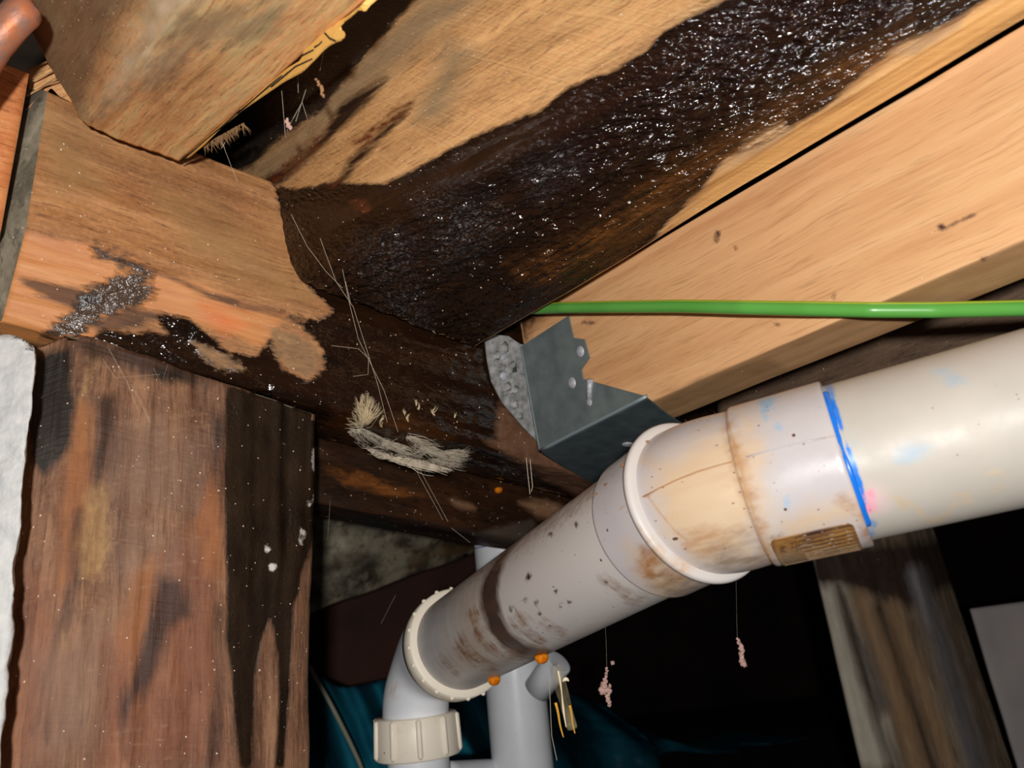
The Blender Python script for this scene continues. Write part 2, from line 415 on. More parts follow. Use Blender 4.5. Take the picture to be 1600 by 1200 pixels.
paint(bearer, 'strip', ('p', [(-60, 350), (40, 362), (150, 385), (230, 412), (300, 442), (400, 480), (450, 492), (430, 512), (415, 535), (400, 540), (330, 508), (240, 486), (130, 530), (-60, 540)]))
paint(bearer, 'streak', ('p', [(28, 432), (60, 438), (130, 452), (160, 468), (120, 486), (60, 462)]), ('p', [(200, 478), (290, 500), (330, 555), (250, 500), (160, 520), (140, 505)]),
      ('l', [(150, 395), (250, 425), (330, 462), (440, 490)], 4))
paint(bearer, 'pale', ('p', [(240, 300), (330, 320), (430, 420), (480, 470), (380, 440), (300, 400)]), ('p', [(60, 180), (140, 210), (160, 300), (90, 300)]))
paint(bearer, 'blue', ('p', [(62, 528), (108, 488), (132, 452), (160, 440), (190, 428), (218, 418), (244, 462), (226, 470), (212, 482), (160, 494), (118, 532)]), ('l', [(150, 388), (200, 412), (235, 432)], 7))
paint(bearer, 'wet', ('p', bwet))
paint(bearer, 'glow', ('p', [(315, 478), (350, 485), (385, 510), (350, 520), (325, 500)]))
paint(bearer, 'patch', ('p', [(424, 510), (460, 520), (495, 545), (502, 572), (482, 590), (450, 576), (428, 552)]), ('p', [(300, 533), (335, 546), (372, 566), (382, 578), (345, 577), (318, 560)]))
paint(bearer, 'dry', ('p', [(780, 628), (850, 690), (960, 770), (900, 775), (830, 735), (757, 690), (775, 690)]))
paint(bearer, 'amber', ('p', [(560, 660), (640, 655), (700, 690), (640, 700)]), ('p', [(520, 640), (555, 650), (550, 670), (515, 660)]))

# ------------------------------------------------------------------ post
fl_, fr_, r_ = W(122, 520, bd(122) - .012), W(353, 600, bd(353) - .016), W(496, 650, bd(496) + .012)
l_ = W(34, 552, bd(60) - .016); bk = W(330, 560, bd(353) + .09)
pb = [vert(fl_, 48, 1200), vert(fr_, 349, 1200), vert(r_, 488, 1200), vert(bk, 330, 1200), vert(l_, -70, 1200)]
pa = [fl_, fr_, r_, bk, l_]
pg = [toground(a, b) for a, b in zip(pa, pb)]
mpost = wood('post_hardwood', c(76, 49, 36), c(118, 84, 62), c(158, 118, 88), 9, 210, layers=[
    L('red', c(150, 86, 56), c(120, 66, 44), .2, .3, (12, 90), None, op=.5),
    L('tan', c(190, 152, 104), c(150, 112, 76), .08, .2, (90, 160), .8, op=.85, nmix=(120, 200)),
    L('grey', c(150, 120, 102), c(122, 94, 78), .3, .3, (14, 70), None, op=.55),
    L('orange', c(176, 112, 66), c(140, 86, 50), .12, .22, (20, 120), None, op=.75), L('scratch', c(184, 148, 118), c(160, 124, 96), .02, .03, (120, 200), None, op=.5, breakup=.5),
    L('dark', c(58, 36, 28), c(40, 26, 22), .1, .2, (16, 120), .5, op=.85),
    L('soot', c(32, 28, 25), c(48, 38, 30), .08, .14, (30, 90), .5),
    L('wet', c(28, 19, 13), c(52, 38, 26), .03, .06, (30, 150), .3, h=(420, 420, .7), nmix=(30, 60)),
    L('white', c(230, 222, 214), None, .02, .05, (200, 200), .8)],
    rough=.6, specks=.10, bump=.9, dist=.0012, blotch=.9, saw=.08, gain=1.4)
post = beam('timber_post', pa, pg, 260, [44, 30, 8, 8, 16], [mpost, mend], r=.006,
            disp=[(.0016, 5, 130, 11), (.003, 6, 26, 12), (.0008, 30, 60, 13)], capmat=1)
tag(post, 'rough reddish hardwood post under the bearer, one face wet black', 'post')
paint(post, 'red', ('p', [(60, 900), (110, 1000), (80, 1200), (0, 1200)]), ('p', [(150, 1000), (260, 960), (340, 900), (345, 1200), (150, 1200)]), ('p', [(240, 880), (345, 780), (345, 950), (250, 960)]))
paint(post, 'tan', ('p', [(128, 770), (160, 752), (174, 770), (172, 860), (165, 905), (125, 900), (118, 850)]), ('p', [(100, 985), (112, 985), (96, 1030), (84, 1030)]), ('l', [(150, 555), (130, 620), (125, 700)], 5))
paint(post, 'grey', ('p', [(150, 640), (330, 680), (300, 800), (170, 780)]), ('p', [(60, 1020), (170, 960), (160, 1150), (50, 1200)]), ('p', [(180, 800), (300, 850), (280, 920), (180, 900)]))
paint(post, 'orange', ('p', [(118, 620), (148, 640), (140, 760), (112, 900), (84, 960), (96, 780)]), ('p', [(300, 820), (352, 700), (350, 900), (320, 900)]), ('p', [(210, 900), (250, 860), (240, 960), (200, 1060), (190, 1000)]))
rs = random.Random(9)
paint(post, 'scratch', *[('l', [(x, y), (x + ln * .5, y - ln * .1 + rs.uniform(-3, 3)), (x + ln, y - ln * .17)], rs.uniform(.8, 1.8)) for x, y, ln in [(rs.uniform(95, 250), rs.uniform(650, 1190), rs.uniform(30, 130)) for _ in range(40)]])
paint(post, 'dark', ('p', [(150, 620), (180, 620), (172, 730), (146, 760)]), ('p', [(245, 900), (285, 905), (300, 960), (262, 985), (248, 1040), (205, 1110), (196, 1180), (190, 1100), (225, 1010)]),
      ('p', [(330, 640), (356, 660), (358, 820), (345, 760)]), ('p', [(340, 950), (352, 950), (350, 1080), (335, 1200), (322, 1200), (338, 1060)]), ('l', [(120, 800), (118, 900), (90, 1000), (60, 1150)], 5), ('p', [(95, 520), (240, 545), (330, 600), (250, 590), (140, 560)]))
paint(post, 'soot', ('p', [(30, 560), (112, 540), (118, 620), (108, 700), (72, 740), (48, 720)]), ('p', [(235, 580), (285, 572), (300, 596), (262, 600)]))
paint(post, 'wet', ('p', [(352, 600), (500, 640), (500, 800), (482, 870), (470, 900), (466, 930), (458, 950), (456, 1020), (452, 1080), (445, 1200), (430, 1200), (437, 1080), (434, 1020), (422, 968), (410, 1000), (398, 1060), (396, 1200), (376, 1200), (366, 1120), (362, 1060), (352, 1000), (356, 900), (352, 800)]))
paint(post, 'white', *[('p', [(x - a, y - b), (x + a, y - b * .3), (x + a * .7, y + b), (x - a * .8, y + b * .5)]) for x, y, a, b in
      [(418, 858, 4, 6), (426, 886, 6, 8), (472, 832, 4, 8), (470, 846, 3, 5), (492, 720, 4, 24), (493, 780, 3, 8), (482, 788, 3, 3)]])

# ------------------------------------------------------------------ joists
SEC = lambda p, q, k: p + (q - p) * k        # a point further along the line p -> q
# the near joist (upper left), resting notched over the bearer
b0, b1 = W(133, 198, .524), W(281, 253, .557); b0f, b1f = W(291, 4, .375), W(566, 4, .375)
hgt_ = ZUP * .16
jA = [b0, b1, b1 + hgt_, b0 + hgt_ + (b0 - b1) * 1.6]; jB = [SEC(b0, b0f, 1.5), SEC(b1, b1f, 1.5)]; jB += [jB[1] + hgt_, jB[0] + hgt_ + (b0 - b1) * 1.6]
mj = wood('weathered_joist', c(150, 100, 62), c(206, 152, 102), c(236, 190, 138), 12, 240, layers=[
    L('dust', c(226, 204, 172), c(184, 154, 118), .2, .35, (40, 120), .9, op=.9),
    L('grey', c(118, 96, 74), c(96, 76, 56), .3, .3, (20, 60), .85, op=.8),
    L('mould', c(120, 104, 90), c(150, 128, 104), .12, .25, (40, 90), .8, op=.6)],
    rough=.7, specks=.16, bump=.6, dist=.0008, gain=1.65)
jb = beam('floor_joist', jA, jB, 150, [40, 26, 10, 40], [mj, mend], r=.002, disp=[(.0006, 9, 200, 21), (.0022, 7, 18, 22)], capmat=1)
tag(jb, 'weathered brown floor joist at upper left with cracked yellow glue along its edge', 'joist')
paint(jb, 'dust', ('p', [(150, 180), (190, 100), (240, -30), (330, -30), (250, 80), (180, 170)]))
paint(jb, 'grey', ('p', [(-100, -100), (200, -100), (215, 0), (160, 90), (130, 198), (60, 160)]))  # grey-brown paints in the shade on the joist's left side
paint(jb, 'mould', ('p', [(220, 130), (290, 30), (420, 0), (300, 90), (240, 150)]), ('p', [(330, 40), (460, 0), (420, 60), (350, 70)]))
# glue bead
mglue = plain('yellow_glue', c(236, 190, 106), .6, bump=.4, bs=160, col2=c(222, 170, 84), ns=60)
inn = [(284, 250), (322, 215), (376, 170), (420, 131), (448, 107), (470, 94), (478, 70), (492, 56), (518, 40), (545, 24), (566, 6), (582, -12)]
outr = [(602, -12), (577, 10), (571, 19), (563, 13), (552, 24), (536, 36), (532, 44), (541, 52), (537, 62), (522, 67), (509, 76), (494, 92), (474, 112), (444, 128), (412, 150), (380, 172), (346, 200), (318, 228), (296, 246)]
def jd_(x): return 1 / np.interp(x, [281, 566], [1 / .557, 1 / .375])     # distance along the joist's lower edge
glue = prism('glue_bead', [W(x, y, jd_(x) - .0025) for x, y in inn + outr], ray(400, 150) * .004, mglue, jb, .0007)
tag(glue, 'cracked yellow glue bead')
mcrk = plain('glue_crack', c(40, 26, 16), .9)
for pts in ([(283, 252), (300, 238), (322, 218), (350, 195), (376, 172)], [(372, 177), (396, 156), (420, 136), (440, 118)], [(424, 136), (446, 118), (462, 104), (488, 92)], [(470, 88), (482, 82), (490, 78)], [(492, 74), (498, 70), (503, 65)], [(508, 52), (516, 60), (524, 64)]):
    sweep('crack', [W(x + 1.5 * float(vn(x * .2, y * .2, 0, 3)), y, jd_(x) - .0026) for x, y in pts], .0005, 6, mcrk, jb)
fray = []
bm = bmesh.new(); rg = random.Random(5)
for k in range(110):                           # frayed fibres under the joist edge
    t = rg.random(); p = W(318 + 62 * t, 226 - 34 * t, .53 - .03 * t); q = W(318 + 62 * t + rg.uniform(-4, 16), 226 - 34 * t + rg.uniform(3, 21), .528 - .03 * t)
    s = unit(np.cross(q - p, ray(350, 200))) * rg.uniform(.00015, .0006)
    vs = [bm.verts.new(Vector(x)) for x in (p - s, p + s, q, p + ray(350, 200) * .0008)]
    for f in ((0, 1, 2), (1, 3, 2), (3, 0, 2), (0, 3, 1)): bm.faces.new([vs[i] for i in f])
me = bpy.data.meshes.new('frayed_fibre'); bm.to_mesh(me); bm.free()
fr = link('frayed_fibre', me, plain('fibre', c(136, 102, 68), .9), jb, False); fr['kind'] = 'stuff'

# the wide wet joist
c0, c1, c2 = W(318, 216, .70), W(474, 440, .595), W(742, 542, .665)
e0, e1, e2 = W(556, -6, .455), W(1060, 110, .425), W(1560, 54, .395)
K = 1.45
cA_ = [c1, c2, c2 + unit(c0 - c1) * .11, c0]; cB_ = [SEC(c1, e1, K), SEC(c2, e2, K)]; cB_ += [cB_[1] + unit(c0 - c1) * .11, SEC(c0, e0, K)]
cwet = [(410, 300), (440, 292), (470, 296), (520, 285), (600, 288), (640, 270), (700, 235), (760, 205), (850, 170), (890, 135), (960, 110), (1010, 80), (1040, 45), (1130, 2), (1240, -70), (1700, -340), (2400, -760), (3400, -1100), (2500, -590), (1900, -220), (1540, 0),
        (1480, 40), (1400, 72), (1330, 130), (1290, 165), (1200, 222), (1135, 245), (1095, 295), (1040, 352), (1000, 402), (940, 430), (760, 570), (400, 560), (380, 400)]
rotzone = [(440, 420), (560, 330), (700, 300), (850, 220), (960, 170), (1060, 70), (1140, 20), (1260, -60), (1700, -320), (2400, -740), (3300, -1090), (2400, -540), (1900, -230), (1500, 10), (1300, 110), (1000, 330), (760, 540), (560, 540)]
mc = wood('wet_joist_hardwood', c(146, 104, 64), c(190, 144, 94), c(216, 172, 118), 10, 230, layers=[
    L('greyband', c(146, 128, 98), c(122, 106, 82), .2, .2, (10, 90), .6, op=.75),
    L('edgedry', c(234, 182, 112), c(214, 160, 96), .1, .1, (20, 90), .6, op=.8),
    L('wet', c(22, 13, 8), c(46, 27, 15), .025, .06, (70, 150), .10, h=(190, 240, 6, 2.5), nmix=(16, 70)),
    L('brownband', c(58, 36, 20), c(38, 23, 13), .12, .14, (10, 80), .35, op=.8, h=(60, 160, .4)),
    L('amber', c(132, 80, 34), c(58, 34, 16), .2, .3, (14, 120), .3, op=.85, nmix=(30, 200), breakup=.5),
    L('purple', c(40, 20, 16), c(24, 13, 11), .4, .3, (30, 80), .09, op=.7, h=(210, 230, 7, 2.5)),
    L('mould', c(146, 150, 156), c(84, 84, 88), .3, .4, (160, 200), .15, op=.6, nmix=(260, 320), breakup=1.25, h=(190, 200, 6, 2.5)),
    L('palewood', c(206, 168, 124), c(170, 128, 88), .06, .12, (30, 160), .6),
    L('crack', c(26, 19, 15), c(52, 34, 24), .06, .09, (30, 190), .3),
    L('rust', c(110, 56, 28), c(80, 40, 24), .05, .1, (60, 180), .3, breakup=.5),
    L('slot', c(26, 20, 16), c(48, 38, 30), .03, .09, (40, 160), .5, h=(300, 300, 1.5), nmix=(120, 160))],
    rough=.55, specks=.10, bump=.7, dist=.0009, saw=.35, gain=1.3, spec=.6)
jc = beam('floor_joist', cA_, cB_, 330, [120, 12, 16, 66], [mc, mend], r=.0012, disp=[(.0012, 6, 90, 31), (.0022, 5, 20, 32)], fn=rot_bumps(rotzone, .0017, 150, 35), capmat=1)
tag(jc, 'wide hardwood joist with bare brown upper face and glistening black rotten underside', 'joist')
paint(jc, 'greyband', ('p', [(380, 275), (660, -10), (760, -10), (640, 90), (520, 200), (430, 290)]), ('p', [(700, 60), (740, 80), (690, 180), (650, 190)]))
paint(jc, 'edgedry', ('p', [(1040, 380), (1140, 250), (1210, 225), (1300, 170), (1480, 50), (1560, -10), (1900, -230), (3400, -1120), (3400, -980), (1700, 0), (1040, 400)]))
paint(jc, 'wet', ('p', cwet))
paint(jc, 'brownband', ('p', [(470, 330), (600, 290), (650, 275), (760, 215), (860, 180), (930, 150), (900, 190), (760, 260), (640, 310), (500, 380)]))
paint(jc, 'amber', ('p', [(800, 420), (940, 350), (1040, 270), (1180, 180), (1300, 100), (1420, 50), (1400, 80), (1300, 160), (1190, 222), (1120, 250), (1040, 340), (960, 400), (860, 440)]))
paint(jc, 'purple', ('p', [(860, 180), (1060, 60), (1130, 0), (1700, -330), (2400, -740), (1900, -260), (1450, 20), (1250, 100), (1000, 260), (820, 330)]))
paint(jc, 'mould', ('p', [(680, 345), (730, 315), (775, 325), (780, 350), (740, 390), (690, 410)]), ('p', [(560, 385), (610, 365), (650, 380), (640, 430), (590, 440)]), ('p', [(650, 310), (700, 300), (705, 325), (665, 330)]), ('p', [(600, 470), (650, 450), (660, 520), (640, 550)]), ('p', [(820, 270), (880, 240), (900, 260), (840, 300)]))
paint(jc, 'palewood', ('p', [(1120, 268), (1165, 225), (1225, 190), (1238, 205), (1190, 238), (1140, 262)]), ('p', [(1390, 84), (1440, 56), (1500, 30), (1500, 44), (1430, 84)]))
paint(jc, 'crack', ('p', [(505, 212), (530, 165), (560, 145), (604, 120), (590, 140), (545, 190), (500, 232), (440, 288), (405, 300), (400, 285), (450, 262)]),
      ('p', [(520, 292), (545, 250), (575, 225), (610, 190), (640, 162), (630, 185), (600, 215), (560, 255), (530, 295), (480, 300)]), ('p', [(360, 262), (420, 200), (440, 205), (395, 262)]))
paint(jc, 'slot', ('p', [(250, 300), (340, 285), (380, 262), (440, 215), (500, 172), (545, 120), (590, 62), (655, -6), (680, -40), (400, -100), (200, 100)]))
paint(jc, 'rust', ('l', [(420, 285), (470, 250), (500, 215)], 8), ('l', [(560, 225), (612, 185), (640, 160)], 8), ('l', [(520, 288), (528, 284)], 6), ('l', [(555, 318), (570, 325)], 7))

# the pale new joist
d0, d1 = W(812, 502, .700), W(845, 703, .690); f0, f1 = W(1500, 98, .407), W(1591, 378, .385)
wd = rdir * .036; K = 1.5
dA = [d1, d0, d0 + wd, d1 + wd]; dB = [SEC(d1, f1, K), SEC(d0, f0, K)]; dB += [dB[1] + wd, dB[0] + wd]
md = wood('new_pine', c(204, 146, 98), c(228, 176, 126), c(240, 198, 150), 7, 300, layers=[
    L('brown', c(96, 64, 38), c(136, 98, 62), .06, .08, (10, 160), None, op=.8),
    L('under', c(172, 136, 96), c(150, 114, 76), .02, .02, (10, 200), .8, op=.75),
    L('knock', c(70, 44, 36), c(92, 60, 46), .03, .05, (150, 150), .7),
    L('water', c(60, 38, 24), c(100, 66, 40), .1, .14, (60, 120), .5)],
    rough=.6, specks=.012, blotch=.15, fib=.55, bump=.3, dist=.0004)
jd = beam('floor_joist', dA, dB, 220, [60, 10, 16, 22], [md, mend], r=.001, disp=[(.0002, 8, 160, 41), (.0008, 5, 8, 42)], capmat=1)
tag(jd, 'pale new pine joist held in the galvanised hanger', 'joist')
paint(jd, 'brown', ('p', [(1030, 628), (1090, 592), (1160, 572), (1200, 560), (1230, 580), (1200, 640), (1050, 690)]))
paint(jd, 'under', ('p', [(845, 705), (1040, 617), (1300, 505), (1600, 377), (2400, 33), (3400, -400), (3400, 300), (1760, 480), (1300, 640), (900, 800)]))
paint(jd, 'knock', ('p', [(1464, 351), (1472, 348), (1479, 354), (1471, 362)]), ('l', [(1480, 356), (1500, 345), (1523, 335)], 1.5), ('l', [(1122, 364), (1120, 376)], 3), ('p', [(1534, 402), (1543, 401), (1540, 409), (1532, 410)]),
      ('l', [(1304, 460), (1302, 466)], 1.8), ('l', [(1210, 507), (1216, 507)], 1.6), ('l', [(912, 503), (930, 505)], 1.2), ('l', [(1148, 386), (1150, 389)], 1.5))
paint(jd, 'water', ('p', [(770, 500), (850, 470), (858, 486), (830, 512), (815, 540), (780, 560)]))

# dark board beyond the pale joist
mdark = wood('dark_stained_board', c(60, 45, 36), c(98, 76, 60), c(130, 104, 82), 10, 160, rough=.7, specks=.05)
g0, g1 = W(1120, 590, .80), W(1120, 760, .80); h0, h1 = W(1640, 380, .56), W(1640, 585, .56)
od = beam('floor_joist', [g1, g0, g0 + rdir * .04, g1 + rdir * .04], [SEC(g1, h1, 1.3), SEC(g0, h0, 1.3), SEC(g0, h0, 1.3) + rdir * .04, SEC(g1, h1, 1.3) + rdir * .04], 60, [20, 8, 8, 8], [mdark, mend], disp=[(.001, 6, 90, 51)], capmat=1)
tag(od, 'dark brown joist in shadow, seen between pale joist and white pipe', 'joist')

# floorboards over the joists, seen only through the dark slot
ztop = max(jA[2][2], jB[2][2], cA_[2][2], cB_[2][2], dB[1][2]) + .0
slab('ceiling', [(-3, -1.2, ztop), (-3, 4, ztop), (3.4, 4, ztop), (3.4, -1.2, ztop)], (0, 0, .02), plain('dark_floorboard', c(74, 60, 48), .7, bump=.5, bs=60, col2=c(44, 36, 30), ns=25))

# next bearer at the far left with splinters and an orange pipe end
n0, n1 = W(46, 112, .515), W(1, 362, .495)
nA = [n1, n0, n0 + back * .05, n1 + back * .05]; nB = [p - rdir * .35 for p in nA]
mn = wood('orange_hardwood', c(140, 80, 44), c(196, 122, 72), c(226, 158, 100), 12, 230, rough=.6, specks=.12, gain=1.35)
nbm = beam('floor_bearer', nA, nB, 60, [24, 8, 8, 8], [mn, mend], r=.002, disp=[(.0008, 9, 150, 61), (.002, 8, 26, 62)], capmat=1)
tag(nbm, 'orange brown bearer end butting up at the far left edge', 'beam')
tf = prism('torn_timber', [W(x, y, .545) for x, y in [(46, 108), (62, 101), (84, 90), (108, 78), (140, 120), (150, 175), (112, 160), (92, 150), (80, 137), (62, 158), (44, 178)]], ray(80, 130) * .012, mj, None, .0006)
tag(tf, 'torn brown timber flap with splinters between the joist and the far left bearer', 'timber')
for (x0, y0, x1, y1, wpx) in [(42, 110, 104, 83, 4), (44, 130, 90, 108, 3), (42, 150, 96, 118, 5), (40, 172, 70, 146, 4), (60, 138, 106, 122, 2)]:
    p, q = W(x0, y0, .535), W(x1, y1, .54); sd_ = unit(np.cross(q - p, ray(x0, y0))) * wpx * .00022; dp = ray(x0, y0) * .0025
    bm = bmesh.new(); vs = [bm.verts.new(Vector(v)) for v in (p - sd_ * .4, p + sd_ * .4, q + sd_, q - sd_, p + dp, q + dp)]
    for f in ((0, 1, 2, 3), (1, 4, 5, 2), (4, 0, 3, 5), (0, 4, 1), (3, 2, 5)): bm.faces.new([vs[i] for i in f])
    bmesh.ops.recalc_face_normals(bm, faces=bm.faces)
    me = bpy.data.meshes.new('splinter'); bm.to_mesh(me); bm.free()
    link('splinter', me, plain('splinter_wood', c(200, 150, 98), .8, col2=c(150, 108, 70), ns=200), tf, False)
mcop = plain('orange_copper', c(214, 124, 74), .5, .3, bump=.7, bs=150, col2=c(158, 130, 120), ns=110)
cp = [W(-60, 150, .44), W(-10, 70, .44), W(18, 38, .44), W(34, 20, .441), W(39, 14, .442), W(41.5, 10.5, .443), W(42.5, 9.5, .444)]
tag(sweep('copper_pipe', cp, [.0085, .009, .0094, .0095, .0088, .0065, .001], 24, mcop, fn=lambda i, th: .0008 * vn(np.cos(th) * 2 + 5, np.sin(th) * 2 + i * .8, 0, 9)), 'rounded pinkish copper pipe end in the upper left corner', 'pipe')

# ------------------------------------------------------------------ members behind
mbk = wood('black_rotten_beam', c(26, 17, 12), c(50, 31, 19), c(84, 50, 28), 12, 120, layers=[
    L('amber', c(176, 104, 48), c(110, 64, 30), .1, .2, (18, 110), .3, breakup=.5), L('tan', c(150, 112, 82), c(118, 84, 60), .06, .08, (30, 90), .7), L('under', c(74, 60, 48), c(58, 46, 38), .04, .05, (30, 90), .8)],
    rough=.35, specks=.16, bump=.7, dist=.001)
k0, k1 = W(470, 784, .70), W(850, 850, .86); k0t, k1t = W(470, 630, .72), W(850, 735, .88)
xd = unit(k1 - k0)
kA = [k0 - xd * .05, k0t - xd * .05, k0t - xd * .05 + back * .06, k0 - xd * .05 + back * .06]; kB = [k1 + xd * .2, k1t + xd * .2, k1t + xd * .2 + back * .06, k1 + xd * .2 + back * .06]
lb = beam('lower_plate', kA, kB, 110, [34, 6, 8, 16], [mbk, mend], r=.004, disp=[(.0015, 8, 70, 71), (.003, 6, 20, 72)], capmat=1)
tag(lb, 'black rotten timber plate directly behind the wet bearer end', 'beam')
paint(lb, 'amber', ('p', [(515, 735), (570, 742), (600, 758), (540, 756)]), ('p', [(560, 752), (660, 775), (600, 772)]))
paint(lb, 'tan', ('p', [(812, 785), (850, 782), (905, 800), (880, 815), (838, 808)]), ('p', [(706, 782), (740, 788), (742, 796), (716, 792)]))
paint(lb, 'under', ('p', [(735, 835), (830, 812), (860, 850), (840, 860), (780, 850)]))
mm = wood('mouldy_timber', c(38, 32, 26), c(92, 80, 64), c(176, 166, 140), 9, 30, rough=.8, specks=.02, blotch=1.6, layers=[L('mould', c(205, 200, 178), c(150, 142, 120), .25, .35, (14, 30), .9, op=.7, nmix=(30, 60), breakup=.5), L('amber', c(130, 96, 50), c(84, 60, 34), .12, .2, (16, 40), .8, op=.7)])
q0, q1 = W(470, 962, .95), W(760, 858, 1.35); q0t, q1t = W(470, 760, .95), W(760, 770, 1.35)
hb = beam('mouldy_beam', [q0, q0t, q0t + back * .08, q0 + back * .08], [q1, q1t, q1t + back * .08, q1 + back * .08], 60, [24, 6, 8, 10], [mm, mend], disp=[(.002, 8, 60, 81), (.004, 7, 20, 82)], capmat=1)
tag(hb, 'mottled mouldy beam in the gap right of the post', 'beam')
paint(hb, 'mould', ('p', [(500, 810), (600, 820), (590, 850), (560, 880), (510, 880)]), ('p', [(500, 900), (545, 880), (540, 900), (505, 920)]), ('p', [(490, 945), (580, 925), (560, 945), (490, 960)]))
paint(hb, 'amber', ('p', [(640, 870), (740, 845), (740, 860), (650, 880)]))
# dark reddish board closing the gap behind
rb0, rb1 = W(440, 900, 1.5), W(790, 800, 1.82)
rbd = prism('sheeting_board', [rb0, rb1, rb1 - ZUP * .33, rb0 - ZUP * .33], back * .02, plain('dark_red_board', c(86, 50, 38), .8, bump=.3, bs=50, col2=c(62, 38, 32), ns=8))
tag(rbd, 'dark reddish brown board behind the left pipe bend', 'board')

# stumps on the right
mst = wood('streaked_stump', c(96, 80, 66), c(166, 142, 116), c(232, 214, 188), 4, 60, rough=.8, specks=.02, blotch=.35, layers=[
    L('paleface', c(252, 242, 222), c(236, 224, 202), .1, .08, (6, 40), .8), L('greystain', c(146, 136, 128), c(120, 112, 106), .12, .2, (8, 40), .8),
    L('dark', c(60, 46, 38), c(82, 62, 50), .1, .1, (5, 70), .8), L('warm', c(220, 178, 132), c(196, 150, 110), .12, .15, (6, 60), .8, op=.8), L('cool', c(170, 165, 168), c(146, 138, 140), .12, .12, (6, 60), .8)])
s0 = [W(1274, 905, 1.34), W(1316, 905, 1.30), W(1432, 890, 1.36), W(1480, 890, 1.46), W(1380, 890, 1.55)]
s1 = [vert(s0[0], 1343, 1200), vert(s0[1], 1402, 1200), vert(s0[2], 1520, 1200), vert(s0[3], 1585, 1200), vert(s0[4], 1450, 1200)]
sg = [toground(a, b) for a, b in zip(s0, s1)]; st_ = [a + (a - b) * (.22 / np.linalg.norm(a - b)) for a, b in zip(s0, s1)]
stump = beam('house_stump', st_, sg, 90, [14, 24, 14, 8, 8], [mst, mend], r=.006, disp=[(.002, 3, 60, 91)], capmat=1)
tag(stump, 'streaked pale and brown timber stump standing in the dark at lower right', 'post')
paint(stump, 'paleface', ('p', [(1240, 860), (1312, 880), (1402, 1200), (1300, 1200)]), ('p', [(1345, 1120), (1385, 1120), (1405, 1200), (1380, 1200)]))
paint(stump, 'greystain', ('p', [(1320, 930), (1350, 930), (1400, 1110), (1372, 1120), (1345, 1050)]))
paint(stump, 'dark', ('l', [(1306, 900), (1350, 1060), (1398, 1210)], 8), ('l', [(1372, 950), (1420, 1090), (1460, 1210)], 7), ('p', [(1260, 860), (1500, 840), (1500, 905), (1420, 950), (1320, 915), (1270, 915)]))  # dark streaks, plus the pipe's shade painted over the stump top
paint(stump, 'warm', ('l', [(1345, 940), (1400, 1090), (1440, 1210)], 12), ('l', [(1395, 950), (1440, 1080), (1490, 1210)], 9))
paint(stump, 'cool', ('l', [(1430, 900), (1475, 1020), (1530, 1210)], 14))
t0_ = [W(1512, 952, 1.6), W(1640, 935, 1.6), W(1660, 935, 1.72), W(1530, 950, 1.72)]
t1_ = [vert(a, x, 1200) for a, x in zip(t0_, (1588, 1730, 1750, 1600))]
tg = [toground(a, b) for a, b in zip(t0_, t1_)]
tag(beam('house_stump', t0_, tg, 40, [14, 8, 8, 8], plain('pale_stump', c(236, 224, 222), .85, bump=.3, bs=60, col2=c(214, 204, 204), ns=8), r=.012, disp=[(.002, 4, 30, 95)]),
    'plain pale grey stump at the lower right corner', 'post')

# white foam block at the far left
fa = [W(-300, 515, .455), W(24, 522, .455), W(61, 548, .453), W(61, 548, .453) + back * .02, W(-300, 515, .455) + back * .02]
fb = [vert(p, x, 1150) for p, x in zip(fa, (-330, -38, 2, 2, -330))]; fb[3] = fb[2] + back * .02; fb[4] = fb[0] + back * .02
fg = [toground(a, b) for a, b in zip(fa, fb)]
mfoam = plain('white_foam', c(216, 216, 214), .75, bump=.9, bs=260, col2=c(196, 198, 198), ns=150)
tag(beam('foam_block', fa, fg, 160, [30, 8, 10, 8, 8], mfoam, r=.004, disp=[(.0016, 90, 90, 101), (.0022, 22, 22, 102)]), 'white rough foam block at the left edge beside the post', 'block')

# ================================================================== joist hanger
mgal = plain('galvanised_steel', c(104, 116, 118), .42, .25, bump=.15, bs=120, col2=c(128, 138, 138), ns=70)
mcor = plain('corroded_zinc', c(176, 176, 178), .7, .1, bump=.9, bs=240, col2=c(112, 112, 108), ns=160)
mzinc = plain('white_zinc', c(196, 198, 206), .5, .1, bump=.4, bs=300, col2=c(160, 162, 170), ns=300)
pn = np.cross(d0 - d1, f1 - d1); pn = unit(pn); pn = pn if pn.dot(ray(950, 570)) < 0 else -pn      # joist side, towards the viewer
def onplane(px, py, P, n, off=0):
    r = ray(px, py); return CAM + r * ((P - CAM).dot(n) / r.dot(n)) + n * off
bn = np.cross(rdir, bB[1] - bB[2]); bn = unit(bn); bn = bn if bn.dot(ray(800, 600)) < 0 else -bn
un = np.cross(wd, f1 - d1); un = unit(un); un = un if un.dot(ray(950, 700)) < 0 else -un
hroot = empty('joist_hanger', d1); tag(hroot, 'galvanised steel joist hanger at the foot of the pale joist', 'bracket')
side = [(817, 541), (891, 493), (899, 528), (916, 530), (924, 559), (911, 577), (914, 592), (1012, 619), (846, 703)]
sp = prism('side_plate', [onplane(x, y, d1, pn, .0024) for x, y in side], -pn * .0016, mgal, hroot, .0003)
seat = [(846, 703), (1012, 619), (1040, 642), (1074, 664), (1010, 715), (934, 756), (880, 726)]
mgal_shade = plain('galvanised_steel_shaded', c(72, 84, 90), .45, .25, bump=.15, bs=120, col2=c(92, 104, 108), ns=70)  # darker copy of the hanger steel, painting in shade under the joist
spn = prism('seat_plate', [onplane(x, y, d1, un, .0024) for x, y in seat], -un * .0016, mgal_shade, hroot, .0003)
tag(spn, 'seat plate under the joist, shade painted into its steel')
